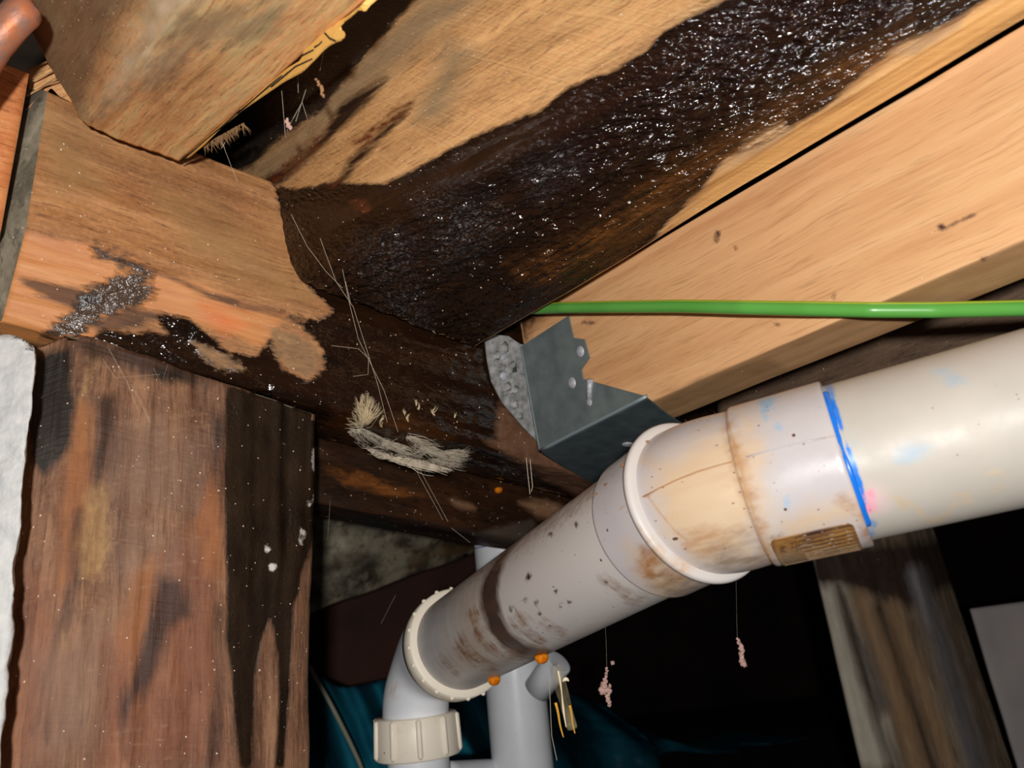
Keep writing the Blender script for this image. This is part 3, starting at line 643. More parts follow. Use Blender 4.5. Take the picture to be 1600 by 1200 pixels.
flp = [(752, 534), (768, 524), (788, 526), (806, 538), (817, 541), (830, 620), (846, 703), (812, 668), (778, 628), (762, 596), (756, 566)]
fp = [onplane(x, y, bA[2], bn, .007) for x, y in flp]
flg = prism('flange', fp, -bn * .0018, mcor, hroot, .0003); tag(flg, 'white corroded flange')
mfold = plain('fold_line_steel', c(142, 156, 162), .45, .2)
bend = sweep('bend_line', [onplane(817, 541, d1, pn, .0012) * (1 - t) + onplane(846, 703, d1, pn, .0012) * t for t in np.linspace(0, 1, 12)], .0016, 10, mfold, hroot)
bend2 = sweep('bend_line', [onplane(846, 703, d1, pn, .0010) * (1 - t) + onplane(1012, 619, d1, pn, .0010) * t for t in np.linspace(0, 1, 12)], .0018, 10, mfold, hroot)
def nail(px, py, P, n, r, elong=None):
    o = onplane(px, py, P, n, .0020); b_ = bmesh.new()
    bmesh.ops.create_uvsphere(b_, u_segments=16, v_segments=8, radius=1)
    q = Vector(n).to_track_quat('Z', 'Y').to_matrix().to_4x4()
    for v in b_.verts: v.co = q @ Vector((v.co.x * r, v.co.y * r, v.co.z * r * .45))
    for v in b_.verts: v.co += Vector(o)
    me = bpy.data.meshes.new('nail'); b_.to_mesh(me); b_.free(); return link('nail', me, mzinc, hroot)
nail(910, 549, d1, pn, .0048); nail(897, 598, d1, pn, .0050); nail(924, 628, d1, pn, .0034); nail(981, 690, d1, un, .0052)
nail(783, 556, bA[2] + bn * .005, bn, .0042); nail(785, 588, bA[2] + bn * .005, bn, .0040)
sweep('nail_shank', [onplane(927, 592, d1, pn, .0034), onplane(926, 606, d1, pn, .0034), onplane(925, 622, d1, pn, .003)], [.0030, .0022, .0024], 10, mzinc, hroot)
lumps('zinc_crust', [onplane(x, y, bA[2], bn, .0072) for x, y in [(778, 545), (790, 575), (784, 605), (796, 632), (770, 556), (806, 650), (795, 610), (776, 575)]], [.005, .006, .0045, .004, .004, .003, .004, .004], mcor, hroot, 2, [(1, .5, 1)] * 8, 3, .6)

# ================================================================== green cable
mgrn = plain('green_cable_sheath', c(98, 172, 78), .32, bump=.05, bs=80, col2=c(86, 158, 66), ns=20)
myel = plain('yellow_stripe', c(150, 168, 44), .4)
gx = [(800, 480, .66), (838, 483, .645), (880, 481, .615), (960, 480, .575), (1060, 479, .53), (1160, 481, .49), (1260, 483, .462), (1360, 485, .44), (1460, 485, .43), (1560, 483, .425), (1640, 481, .42), (1800, 476, .41)]
gi = np.array(gx); tt = np.linspace(0, len(gx) - 1, 160); ks = np.arange(len(gx))
gpts = [W(np.interp(t, ks, gi[:, 0]), np.interp(t, ks, gi[:, 1]), np.interp(t, ks, gi[:, 2])) for t in tt]
cab = sweep('earth_cable', gpts, [.0042 - .0007 * smooth(.5, .42, .0) * 0 for _ in tt], 20, mgrn)
tag(cab, 'bright green earth cable stretched across the pale joist', 'cable')
upv = ROT.dot(np.array([0, 1, 0]))
st = sweep('stripe', [p + upv * .00335 - ray(1200, 480) * .0012 for p in gpts], .0014, 8, myel, cab); tag(st, 'yellow green stripe along the cable')

# ================================================================== drain pipe
Pb = np.array([(1090 - 800) / F * .44, (600 - 780) / F * .44, -.44])
a1 = unit([.88, .297, .37]); a2 = unit([-.435, -.481, -.762])
dr = empty('drain_pipe', CW(Pb)); tag(dr, 'large white plastic drain pipe with bend fitting, blue primer and brown leak stains', 'pipe')
R0 = .0412
P1 = lambda t: CW(Pb + a1 * t); P2 = lambda t: CW(Pb + a2 * t)
A1, A2 = ROT.dot(a1), ROT.dot(a2)
FLK = .05
mp1 = pvc('pipe_plastic', c(182, 176, 167), [
    L('bluesmear', c(130, 168, 196), c(176, 190, 200), .08, .14, (120, 120), None, op=.75, breakup=.5),
    L('ring', c(196, 172, 140), c(206, 186, 158), .04, .03, (60, 60), None, op=.7),
    L('pink', c(244, 110, 156), c(236, 140, 170), .04, .08, (150, 150), .4), L('pinkhaze', c(232, 190, 196), None, .15, .1, (90, 90), None, op=.6),
    L('blue', c(24, 112, 214), c(60, 140, 220), .02, .03, (200, 200), .25), L('bluedim', c(90, 130, 196), c(120, 160, 205), .03, .06, (160, 160), .3, op=.8)], flecks=FLK, tint=c(190, 183, 173), rough=.46)
pr = sweep('pipe', [P1(t) for t in np.linspace(.045, .36, 90)], R0, 96, mp1, dr, tang=A1)
paint(pr, 'bluesmear', ('p', [(1395, 705), (1430, 690), (1465, 695), (1430, 725), (1400, 720)]), ('p', [(1455, 578), (1500, 580), (1510, 600), (1475, 596)]), ('l', [(1335, 680), (1332, 700)], 3))
paint(pr, 'ring', ('l', [(1395, 775), (1420, 785), (1440, 800), (1450, 815), (1470, 812), (1490, 790)], 4), ('l', [(1490, 775), (1515, 770), (1518, 782), (1500, 785), (1490, 775)], 3), ('l', [(1540, 745), (1555, 735), (1572, 742), (1570, 760), (1550, 768), (1540, 755), (1540, 745)], 2.5), ('p', [(1395, 770), (1425, 785), (1410, 800)]))
paint(pr, 'pink', ('p', [(1350, 768), (1362, 768), (1372, 785), (1364, 802), (1352, 798)]))
paint(pr, 'pinkhaze', ('p', [(1350, 760), (1380, 765), (1385, 790), (1360, 800)]))
paint(pr, 'blue', ('p', [(1290, 610), (1299, 608), (1310, 640), (1318, 668), (1316, 682), (1328, 700), (1340, 730), (1350, 765), (1355, 800), (1356, 815), (1345, 800), (1322, 700)]))
paint(pr, 'bluedim', ('p', [(1284, 595), (1300, 598), (1306, 625), (1290, 622)]), ('p', [(1352, 800), (1358, 812), (1370, 812), (1366, 838), (1354, 842)]))
SEAM = [(985, 790), (1002, 778), (1040, 758), (1090, 737), (1150, 720), (1200, 705), (1260, 690), (1318, 677)]
mf = pvc('fitting_plastic', c(186, 180, 182), [
    L('tan', c(212, 184, 146), c(202, 168, 124), .25, .3, (60, 60), None, op=.75),
    L('rust', c(168, 112, 58), c(140, 88, 44), .12, .2, (70, 110), .45, op=.85, breakup=.5),
    L('grime', c(112, 90, 74), c(160, 140, 122), .14, .3, (140, 140), .6, op=.8, h=(500, 500, 2), breakup=.5),
    L('seam', c(168, 122, 80), c(190, 150, 108), .015, .01, (120, 120), None, op=.85),
    L('blue', c(150, 184, 208), c(120, 170, 206), .05, .08, (140, 140), None, op=.8),
    L('blueline', c(24, 112, 214), c(50, 120, 215), .015, .01, (200, 200), .25, op=0.0)], flecks=.22, tint=c(192, 186, 186), rough=.24)
# socket, bend, second socket: one swept body
s = []
for t, r in [(.0806, .0404), (.0806, .0432), (.0802, .0440), (.079, .0443)]: s.append((P1(t), r, A1))
for t in np.linspace(.077, .0325, 44): s.append((P1(t), .0443, A1))
for t, r in [(.0315, .0440), (.0308, .0428), (.0300, .0426)]: s.append((P1(t), r, A1))
q0_, q2_, qc_ = Pb + a1 * .0298, Pb + a2 * .001, Pb + a1 * .009
for u in np.linspace(.04, 1, 34):
    p = (1 - u) ** 2 * q0_ + 2 * u * (1 - u) * qc_ + u * u * q2_; tg_ = (1 - u) * -a1 + u * a2
    s.append((CW(p), .0426 + .0010 * math.sin(u * math.pi), ROT.dot(-unit(tg_)) ))
for t in np.linspace(.0025, .0405, 40): s.append((P2(t), .0441, -A2))
for t, r in [(.0412, .0439), (.0416, .0432), (.0416, .0404)]: s.append((P2(t), r, -A2))
fit = sweep('bend_fitting', [x[0] for x in s], [x[1] for x in s], 112, mf, dr, tang=[x[2] for x in s])
tag(fit, 'stained white bend fitting with moulded seam')
paint(fit, 'tan', ('p', [(1010, 720), (1080, 690), (1140, 660), (1190, 690), (1180, 880), (1100, 880), (1040, 830)]), ('p', [(1150, 640), (1175, 650), (1200, 800), (1215, 880), (1190, 870)]), ('p', [(1220, 820), (1290, 790), (1340, 770), (1350, 800), (1230, 840)]), ('p', [(985, 850), (1060, 880), (1120, 900), (1040, 938), (1000, 910)]))
paint(fit, 'rust', ('p', [(1062, 840), (1110, 825), (1160, 822), (1130, 850), (1090, 866)]), ('p', [(1005, 855), (1050, 885), (1070, 905), (1020, 915), (995, 890)]), ('l', [(1140, 660), (1160, 745), (1205, 880)], 6), ('l', [(1318, 780), (1350, 800), (1356, 840)], 6))
paint(fit, 'grime', ('p', [(1110, 850), (1170, 835), (1205, 880), (1150, 900), (1110, 885)]), ('p', [(1040, 905), (1120, 905), (1170, 895), (1100, 935), (1040, 940)]), ('p', [(1195, 850), (1215, 840), (1222, 885), (1205, 885)]))
paint(fit, 'seam', ('l', SEAM[1:], 1.3), ('l', [(1133, 640), (1143, 680), (1163, 750), (1185, 830), (1207, 884)], 1.6), ('l', [(1012, 775), (1030, 800), (1055, 830), (1075, 845)], 1.2), ('l', [(968, 795), (1000, 780)], 1))
paint(fit, 'blue', ('p', [(1183, 620), (1212, 617), (1208, 632), (1200, 640), (1197, 658), (1190, 640)]), ('p', [(1215, 662), (1222, 666), (1220, 672), (1214, 670)]), ('p', [(1225, 780), (1232, 775), (1232, 795), (1226, 795)]), ('p', [(1280, 592), (1290, 592), (1305, 640), (1298, 640)]))
paint(fit, 'blueline', ('l', [(923, 800), (927, 830), (940, 860), (962, 890)], 2.0))
ringp = []
mring = pvc('ring_plastic', c(204, 198, 194), [L('rust', c(176, 128, 80), c(200, 160, 116), .1, .2, (90, 90), None, op=.8, breakup=.5)], flecks=.05)
rg_ = [(-.002, .0438), (-.0017, .0462), (-.0007, .0473), (.001, .0477), (.0027, .0473), (.0037, .0462), (.0041, .0438)]
ring = sweep('ridge_ring', [P2(t) for t, _ in rg_], [r for _, r in rg_], 112, mring, fit, tang=A2)
paint(ring, 'rust', ('p', [(990, 820), (1030, 860), (1080, 890), (1070, 900), (1010, 870)]))
# moulded seam ridge along the fitting
sm_ = [hit(fit, x, y, .0002) for x, y in [(1006, 776), (1030, 763), (1060, 749), (1090, 737), (1120, 728), (1146, 721)]]
tag(sweep('mould_seam', [p for p, _ in sm_], .0004, 8, plain('stained_seam', c(176, 134, 94), .5), fit), 'brown stained moulding seam')
sm_ = [hit(fit, x, y, .0002) for x, y in [(1166, 714), (1200, 705), (1230, 697), (1260, 690), (1290, 684), (1316, 678)]]
sweep('mould_seam', [p for p, _ in sm_], .0004, 8, mf, fit)
# label panel on the socket (raised letters and ribs, worn)
mlab = pvc('label_plastic', c(126, 88, 48), [
    L('dark', c(74, 50, 42), c(110, 78, 52), .12, .2, (40, 160), .4, breakup=.4), L('rim', c(110, 70, 44), None, .02, .02, (90, 90), None), L('lines', c(46, 28, 18), None, .012, .008, (40, 40), .5), L('letters', c(60, 36, 20), None, .008, .004, (90, 90), .5),
    L('greyed', c(130, 116, 98), c(158, 142, 122), .15, .2, (80, 80), .6, op=.75)], flecks=.1, tint=c(166, 124, 70))
ref = np.array([0, 0, 1.0]); Xr = unit(ref - A1 * ref.dot(A1)); Yr = np.cross(A1, Xr)
phis = np.linspace(0, 2 * math.pi, 720); best = None
ctr_ = P1(.055)
cand = [ctr_ + (math.cos(p) * Xr + math.sin(p) * Yr) * .0443 for p in phis]
pc = PX(cand); vis = [(np.array(x) - ctr_).dot(CAM - np.array(x)) > 0 for x in cand]
def nearest(px, py): return phis[int(np.argmin([np.hypot(*(pc[i] - (px, py))) if vis[i] else 1e9 for i in range(720)]))]
ptop = nearest(1276, 824); pdir = 1 if math.cos(nearest(1285, 855) - ptop) < 1 and ((nearest(1285, 855) - ptop + math.pi) % (2 * math.pi) - math.pi) > 0 else -1
def panel(t, q): return P1(t) + (math.cos(ptop + pdir * q) * Xr + math.sin(ptop + pdir * q) * Yr) * 1
NU, NV = 90, 60; T0, T1, Q1 = .0350, .0755, .72
G = np.zeros((NU, NV, 3)); UU = np.zeros((NU, NV))
for i in range(NU):
    for j in range(NV):
        a, b = i / (NU - 1), j / (NV - 1)
        cr = .005; xx, yy = (a - .5) * (T1 - T0), (b - .5) * Q1 * .0443          # rounded corners
        hx, hy = (T1 - T0) / 2 - cr, Q1 * .0443 / 2 - cr
        dx, dy = max(abs(xx) - hx, 0), max(abs(yy) - hy, 0)
        k = 1.0
        n_ = min(1.0, cr / max(math.hypot(dx, dy), 1e-9)) if dx > 0 and dy > 0 else 1.0
        t = (T0 + T1) / 2 + math.copysign(min(abs(xx), hx) + dx * n_, xx); q = .5 * Q1 + math.copysign(min(abs(yy), hy) + dy * n_, yy) / .0443
        edge = min(a, b, 1 - a, 1 - b)
        h = .0443 + (.0006 if edge < .035 else -.0 + .00025 + (.00025 * math.sin(b * 60) if a > .33 else 0) + .0001 * float(vn(a * 30, b * 30, 0, 2)))
        if edge < .001: h = .0436
        r3 = math.cos(ptop + pdir * q) * Xr + math.sin(ptop + pdir * q) * Yr
        G[i, j] = P1(t) + r3 * h
me = grid_mesh('label_panel', G, np.linspace(0, T1 - T0, NU), np.linspace(0, Q1 * .0443, NV), False, False, lambda ce: CW(Pb) + ((ce - CW(Pb)) @ A1)[:, None] * A1)
lab = link('label_panel', me, mlab, fit); tag(lab, 'brown stained moulded label panel')
paint(lab, 'dark', ('p', [(1245, 825), (1330, 805), (1345, 825), (1260, 850)]))
paint(lab, 'rim', ('l', [(1212, 880), (1207, 842), (1216, 834), (1275, 820), (1330, 810), (1338, 814), (1350, 850)], 2))
paint(lab, 'lines', *[('l', [(x0, y0), (x1, y1)], .8) for x0, y0, x1, y1 in [(1242, 841, 1336, 820), (1246, 848, 1270, 843), (1246, 853, 1338, 832), (1246, 858, 1342, 836), (1260, 862, 1344, 841), (1280, 863, 1346, 846), (1290, 866, 1346, 852)]])
paint(lab, 'letters', ('l', [(1234, 850), (1239, 848), (1237, 857), (1243, 855)], .7), ('l', [(1240, 847), (1243, 846), (1246, 861), (1243, 862)], .7), ('l', [(1219, 855), (1221, 864)], .7), ('l', [(1219, 855), (1223, 854), (1223, 858), (1220, 859), (1225, 863)], .7), ('l', [(1227, 854), (1224, 855), (1226, 863), (1229, 862)], .7))
paint(lab, 'greyed', ('p', [(1215, 875), (1250, 862), (1300, 862), (1350, 850), (1350, 875), (1220, 895)]))
# blue primer bead around the socket mouth, and at the far socket
mblue = plain('blue_primer', c(20, 112, 216), .25)
def arc(P, Ax, r, lo, hi, n):
    X = unit(CAM - P - Ax * (CAM - P).dot(Ax)); Y = np.cross(Ax, X)
    return [P + (math.cos(q) * X + math.sin(q) * Y) * r for q in np.linspace(lo, hi, n)]
arcp = arc(P1(.0815), A1, R0 + .0003, -1.0, .85, 60)
tag(sweep('primer_bead', arcp, [.0005 + .0013 * abs(math.sin((k - 26) / 60 * 4.2)) + .0003 * float(vn(k * .35, 3, 0, 6)) for k in range(60)], 10, mblue, dr), 'bright blue primer bead at the socket mouth')
arcp = arc(P2(.0428), A2, R0 + .0004, -.5, .55, 40)
tag(sweep('primer_bead', arcp, [.0010 * (1 - abs(k / 19.5 - 1) * .6) for k in range(40)], 8, mblue, dr), 'thin blue primer line at the lower socket')
# lower pipe
mp2 = pvc('pipe_lower_plastic', c(200, 194, 190), [
    L('bandsoft', c(170, 146, 124), c(150, 124, 102), .3, .3, (160, 20), None, op=.6),
    L('band', c(52, 32, 22), c(78, 50, 34), .04, .05, (120, 30), .35, op=.95),
    L('drips', c(120, 84, 58), c(150, 116, 88), .08, .18, (160, 40), .5, breakup=.4),
    L('greyed', c(152, 154, 160), c(170, 170, 172), .3, .2, (60, 60), None, op=.7),
    L('dirt', c(120, 96, 80), c(150, 124, 104), .14, .3, (220, 220), .7, op=.8, breakup=.4),
    L('marks', c(60, 42, 44), c(90, 66, 56), .02, .04, (250, 250), .6)], flecks=.10)
pl = sweep('pipe', [P2(t) for t in np.linspace(.03, .352, 150)], R0, 96, mp2, dr, tang=A2)
paint(pl, 'band', ('p', [(815, 840), (800, 858), (788, 876), (780, 902), (777, 930), (783, 960), (797, 988), (820, 1006), (860, 1018), (850, 1030), (815, 1027), (785, 1010), (765, 985), (752, 950), (750, 925), (757, 900), (772, 875), (790, 855)]))
paint(pl, 'bandsoft', ('p', [(700, 935), (760, 900), (750, 950), (770, 1000), (830, 1040), (750, 1060), (700, 1040), (705, 980)]))
paint(pl, 'drips', ('l', [(738, 960), (752, 995), (775, 1018)], 7), ('l', [(812, 965), (826, 990), (845, 1005)], 5), ('l', [(800, 975), (820, 1005), (850, 1020)], 4), ('l', [(720, 1012), (745, 1030), (765, 1040)], 8), ('l', [(695, 1030), (712, 1050)], 4), ('l', [(855, 975), (880, 990)], 3), ('l', [(718, 1000), (728, 1018)], 5), ('l', [(785, 1015), (830, 1030)], 6), ('l', [(940, 905), (985, 930)], 3), ('p', [(970, 925), (1010, 930), (990, 945)]))
paint(pl, 'greyed', ('p', [(640, 960), (690, 930), (700, 960), (680, 1060), (650, 1050)]))
paint(pl, 'dirt', ('p', [(640, 940), (780, 850), (850, 800), (950, 725), (965, 745), (880, 810), (790, 870), (660, 960)]))
paint(pl, 'marks', *[('p', [(x - 3, y), (x, y - 5), (x + 4, y - 2), (x + 1, y + 5)]) for x, y in [(821, 938), (837, 942), (876, 946), (889, 942), (798, 951), (826, 902), (842, 960), (868, 924), (946, 908), (860, 835), (900, 820)]], ('l', [(825, 895), (823, 908)], 1.5), ('l', [(1030, 917), (1040, 921)], 3))
# dirt crumbs lying on the upper side of the pipe
mcr = plain('dirt_crumb', c(150, 112, 82), .9, col2=c(112, 82, 62), ns=300)
rg = random.Random(3); cen, rad = [], []
for k in range(90):
    t = rg.uniform(.05, .34); P = P2(t); a = rg.gauss(0, .16)
    X = unit(ZUP - A2 * ZUP.dot(A2)); X2 = unit(CAM - P - A2 * (CAM - P).dot(A2)); d_ = unit(X + X2 * .12)
    d_ = unit(d_ * math.cos(a) + np.cross(A2, d_) * math.sin(a)); cen.append(P + d_ * (R0 if t > .042 else .0441)); rad.append(rg.uniform(.0003, .0009))
for k in range(26):
    t = rg.uniform(.1, .3); P = P1(t); a = rg.gauss(0, .12); X = unit(ZUP - A1 * ZUP.dot(A1)); d_ = unit(X * math.cos(a) + np.cross(A1, X) * math.sin(a)); cen.append(P + d_ * R0); rad.append(rg.uniform(.0003, .0008))
for x, y, r in [(968, 718, .0016), (1005, 681, .0013), (975, 706, .0010), (940, 748, .0014), (925, 762, .0011)]:
    p, n_ = hit(fit, x + 8, y + 10, .0004); cen.append(p); rad.append(r)
crumbs = lumps('dirt_crumbs', cen, rad, mcr, dr, 1, [(1, .7, .8)] * len(cen), 4, .6, False); crumbs['kind'] = 'stuff'
# elbow with clip ring and union nut
mwhite = pvc('clean_white_plastic', c(232, 234, 240), [L('stain', c(176, 140, 96), c(196, 170, 136), .1, .15, (90, 90), None, op=.7, breakup=.5)], flecks=.02, tint=c(224, 228, 234))
mcream = pvc('cream_nut_plastic', c(248, 238, 220), [L('stain', c(190, 150, 96), c(206, 176, 136), .12, .2, (90, 90), None, op=.8)], flecks=.04)
E1, nutc = Pb + a2 * .352, np.array([(651 - 800) / F * .735, (600 - 1140) / F * .735, -.735])
DN = ROT.T.dot(-ZUP)
el = []
e0_, e3_ = E1, nutc - DN * .012; ln_ = np.linalg.norm(e3_ - e0_)
for u in np.linspace(0, 1, 30):
    h1_, h2_ = e0_ + a2 * ln_ * .42, e3_ - DN * ln_ * .45
    p = (1 - u) ** 3 * e0_ + 3 * u * (1 - u) ** 2 * h1_ + 3 * u * u * (1 - u) * h2_ + u ** 3 * e3_
    el.append(CW(p))
elbow = sweep('elbow', el, [.0445 - .0135 * smooth(.15, .75, u) for u in np.linspace(0, 1, 30)], 64, mwhite, dr)
paint(elbow, 'stain', ('p', [(600, 1075), (620, 1070), (615, 1090)]))
tag(elbow, 'white elbow turning down')
rr = [(-.0065, .0410), (-.0065, .0466), (-.0055, .0480), (.006, .0482), (.014, .0478), (.015, .0455)]
cr_ = sweep('clip_ring', [CW(E1 + a2 * t) for t, _ in rr], [r for _, r in rr], 96, mcream, elbow, tang=A2)
paint(cr_, 'stain', ('p', [(620, 1050), (700, 1100), (640, 1080)])); tag(cr_, 'cream clip ring with small nubs')
X = unit(ZUP - A2 * ZUP.dot(A2)); Y = np.cross(A2, X)
lumps('ring_nubs', [CW(E1) - A2 * .004 + (math.cos(q) * X + math.sin(q) * Y) * .0482 for q in np.linspace(0, 2 * math.pi, 20, endpoint=False)], [.0020] * 20, mcream, elbow, 2, None, 8, .2)
nt = [(-.013, .0285), (-.0135, .0375), (-.012, .0385), (.021, .0400), (.0225, .0390), (.0225, .030)]
nut = sweep('union_nut', [CW(nutc + DN * t) for t, _ in nt], [r for _, r in nt], 72, mcream, dr, tang=-ZUP)
paint(nut, 'stain', ('p', [(620, 1135), (632, 1140), (628, 1155), (618, 1150)]), ('p', [(684, 1128), (694, 1130), (690, 1145), (682, 1142)])); tag(nut, 'cream union nut with grip ribs')
for q in np.linspace(0, 2 * math.pi, 10, endpoint=False):
    Xn, Yn = unit(np.cross(ZUP, [1, 0, 0])), unit(np.cross(ZUP, np.cross(ZUP, [1, 0, 0])))
    o_ = math.cos(q + .2) * Xn + math.sin(q + .2) * Yn
    sweep('grip_rib', [CW(nutc + DN * t) + o_ * (.0388 + .04 * (t + .012)) for t in (-.0125, -.011, .0, .018, .0205)], [.001, .0026, .0026, .0026, .001], 8, mcream, nut)
zb = CW(nutc)[2]
sweep('pipe', [CW(nutc) - ZUP * t for t in (-.01, .02, .08, .16, zb - .001)], .0285, 48, mwhite, dr, tang=-ZUP)

# vent pipe behind
vt = W(808, 1100, .90); vtop = vt + ZUP * .29
vroot = empty('vent_pipe', vt * np.array([1, 1, 0])); tag(vroot, 'upright white pipe standing behind the sloping drain pipe', 'pipe')
vp = sweep('pipe', [vtop - ZUP * t for t in np.linspace(0, vtop[2] - .001, 24)], .0345, 56, mwhite, vroot, tang=-ZUP)
pz = hit(vp, 790, 850)[0][2]
mpen = plain('blue_pen', c(90, 96, 190), .5)
cpen = np.array([vt[0], vt[1], pz]); X = unit((CAM - cpen) * np.array([1, 1, 0])); Y = np.cross(ZUP, X)
tag(sweep('pen_line', [cpen + (math.cos(q) * X + math.sin(q) * Y) * .0346 for q in np.linspace(-1.4, 1.4, 40)], .0006, 6, mpen, vroot), 'blue pen line around the pipe')
sb = W(862, 1048, .86)
sdir = unit(W(890, 1022, .868) - W(856, 1066, .88))
sweep('side_branch', [sb - sdir * .03, sb, sb + sdir * .013, sb + sdir * .014, sb + sdir * .0145], [.0155, .0155, .0155, .0150, .0135], 32, mwhite, vroot, tang=sdir)
cbx = W(690, 1212, .80); cby = W(790, 1205, .90)
tag(sweep('cross_pipe', [cbx + (cby - cbx) * t for t in np.linspace(0, 1, 8)], .0135, 28, mwhite, vroot), 'white cross pipe at the bottom')

# ================================================================== blue tarp
mtarp = plain('blue_tarp', c(34, 128, 152), .5, bump=.3, bs=25, col2=c(20, 86, 110), ns=14, spec=.25)
prof = np.array([(360, 1030), (490, 1052), (540, 1075), (600, 1062), (680, 1050), (760, 1066), (860, 1072), (940, 1100), (1010, 1150), (1080, 1205), (1160, 1260)], float)
NX, NY = 120, 50; G = np.zeros((NX, NY, 3))
for i in range(NX):
    x = np.interp(i / (NX - 1), np.linspace(0, 1, len(prof)), prof[:, 0]); y = np.interp(x, prof[:, 0], prof[:, 1])
    dd = 1.25 + 1.5 * smooth(620, 950, x) + .05 * math.sin(x * .045) + .03 * math.sin(x * .11)
    p = W(x, y, dd); q = p.copy(); q[2] = .004; q = q - back * .25 * (1 + .3 * math.sin(x * .05))
    for j in range(NY):
        t = j / (NY - 1)
        G[i, j] = p * (1 - t) + q * t + back * (.03 * float(fbm(i * .09, j * .08, 0, 4)) - .05 * math.sin(t * math.pi))
        G[i, j, 2] = max(G[i, j, 2], .004)
me = grid_mesh('blue_tarp', G, np.linspace(0, 1, NX), np.linspace(0, 1, NY))
tarp = link('blue_tarp', me, mtarp); so = tarp.modifiers.new('thickness', 'SOLIDIFY'); so.thickness = .0015
tag(tarp, 'crumpled blue tarp heaped on the ground behind the pipes', 'tarp')
tag(sweep('hem_cord', [W(x, y, 1.02) for x, y in [(484, 1040), (496, 1064), (510, 1088), (526, 1118), (544, 1154), (560, 1188), (580, 1240)]], .0028, 8, plain('grey_cord', c(150, 150, 130), .8)), 'thin pale cord hanging in front of the blue tarp', 'cord')

# ================================================================== water
def glass(name, col, rough=.02):
    nb = NB(name); nb.b.inputs['Base Color'].default_value = col; nb.b.inputs['Transmission Weight'].default_value = 1
    nb.b.inputs['Roughness'].default_value = rough; nb.b.inputs['IOR'].default_value = 1.33; return nb.m
mamber = plain('amber_water', c(250, 150, 24), .06, col2=c(200, 96, 10), ns=260, spec=.8); mclear = glass('clear_water', c(250, 236, 196)); mbrown = glass('brown_water', c(150, 100, 66))
def drop(px, py, d, r, mat, label):
    bm = bmesh.new(); bmesh.ops.create_uvsphere(bm, u_segments=20, v_segments=14, radius=1)
    q = Matrix(((1, 0, 0), (0, 1, 0), (0, 0, 1)))
    for v in bm.verts:
        z = v.co.z; k = 1 if z < 0 else (1 + .35 * z); v.co = Vector((v.co.x * k * r, v.co.y * k * r, z * r * .8))
        v.co += Vector(W(px, py, d))
    me = bpy.data.meshes.new('water_drop'); bm.to_mesh(me); bm.free()
    return tag(link('water_drop', me, mat), label, 'drop', 'hanging water drops')
def pipe_bottom(px):                          # lowest point of the lower pipe at a column
    ts = np.linspace(.1, .35, 400); i = int(np.argmin([abs(PX(P2(t) - unit(ZUP - A2 * ZUP.dot(A2)) * R0)[0, 0] - px) for t in ts]))
    return P2(ts[i]) - unit(ZUP - A2 * ZUP.dot(A2)) * R0
for px, lab_ in ((846, 'amber drop hanging under the dark band of the pipe'), (772, 'amber drop hanging under the pipe left of the dark band')):
    P = pipe_bottom(px); z = -(P - CAM).dot(ROT)[2]; p2 = PX(P)[0]
    drop(p2[0], p2[1] + 5, z, .0050, mamber, lab_)
p, _ = hit(lb, 779, 762); drop(779, 766, -(p - CAM).dot(ROT)[2] - .004, .0042, mamber, 'small amber drop at the edge of the black timber plate')
p, _ = hit(bearer, 412, 612); drop(412, 620, -(p - CAM).dot(ROT)[2] - .001, .0060, mbrown, 'clear brown drop hanging from the bearer beside the post')
# falling stream: a tapering sheet of water that splits into strands
base = pipe_bottom(866); zb_ = -(base - CAM).dot(ROT)[2]
msheet = NB('water_sheet'); b_ = msheet.b; b_.inputs['Base Color'].default_value = c(232, 212, 168); b_.inputs['Roughness'].default_value = .08; b_.inputs['Alpha'].default_value = .38; b_.inputs['IOR'].default_value = 1.33
uvn = msheet.noise(msheet.uv(), 20, 260, det=3); msheet.put(b_.inputs['Alpha'], msheet.rng(uvn, .38, .68, .04, .42)); msheet = msheet.m
mgold = plain('golden_water', c(236, 176, 62), .1, spec=.8); mglint = plain('water_highlight', c(255, 240, 205), .08, spec=.9)  # near-white colour paints highlights into the stream
pts = [W(868 + 25 * t, 1040 + 96 * t, zb_) for t in np.linspace(0, 1, 40)]
stream = sweep('water_stream', pts, [0.0] * 40, 28, msheet, None, fn=lambda i, th: (.0078 - .0022 * i / 40) * (.45 + .55 * np.abs(np.cos(th + .3 + i * .01))) * (1 + .08 * np.sin(th * 3 + i * .25)) * min(1, .5 + i / 10))
tag(stream, 'falling stream of clear golden water below the pipe', 'water')
sweep('strand_glint', [W(872 + 13 * t + .8 * math.sin(t * 6), 1048 + 88 * t, zb_ - .006) for t in np.linspace(0, 1, 24)], [.0007 + .0002 * math.sin(k * .5) for k in range(24)], 10, mglint, stream)
sweep('strand_glint', [W(879 + 10 * t, 1065 - 4 * math.sin(t * 3), zb_ - .006) for t in np.linspace(0, 1, 10)], [.0004 + .0011 * math.sin(k / 9 * 3.14) for k in range(10)], 10, mglint, stream)  # short pale piece painted in as the stream's bright glint
for x0, y0, x1, y1 in ((868, 1098, 880, 1152), (890, 1102, 898, 1146)):
    sweep('strand_glint', [W(x0 + (x1 - x0) * t + .6 * math.sin(t * 7), y0 + (y1 - y0) * t, zb_ - .003) for t in np.linspace(0, 1, 16)], [.0011 - .0006 * t for t in np.linspace(0, 1, 16)], 10, mgold, stream)

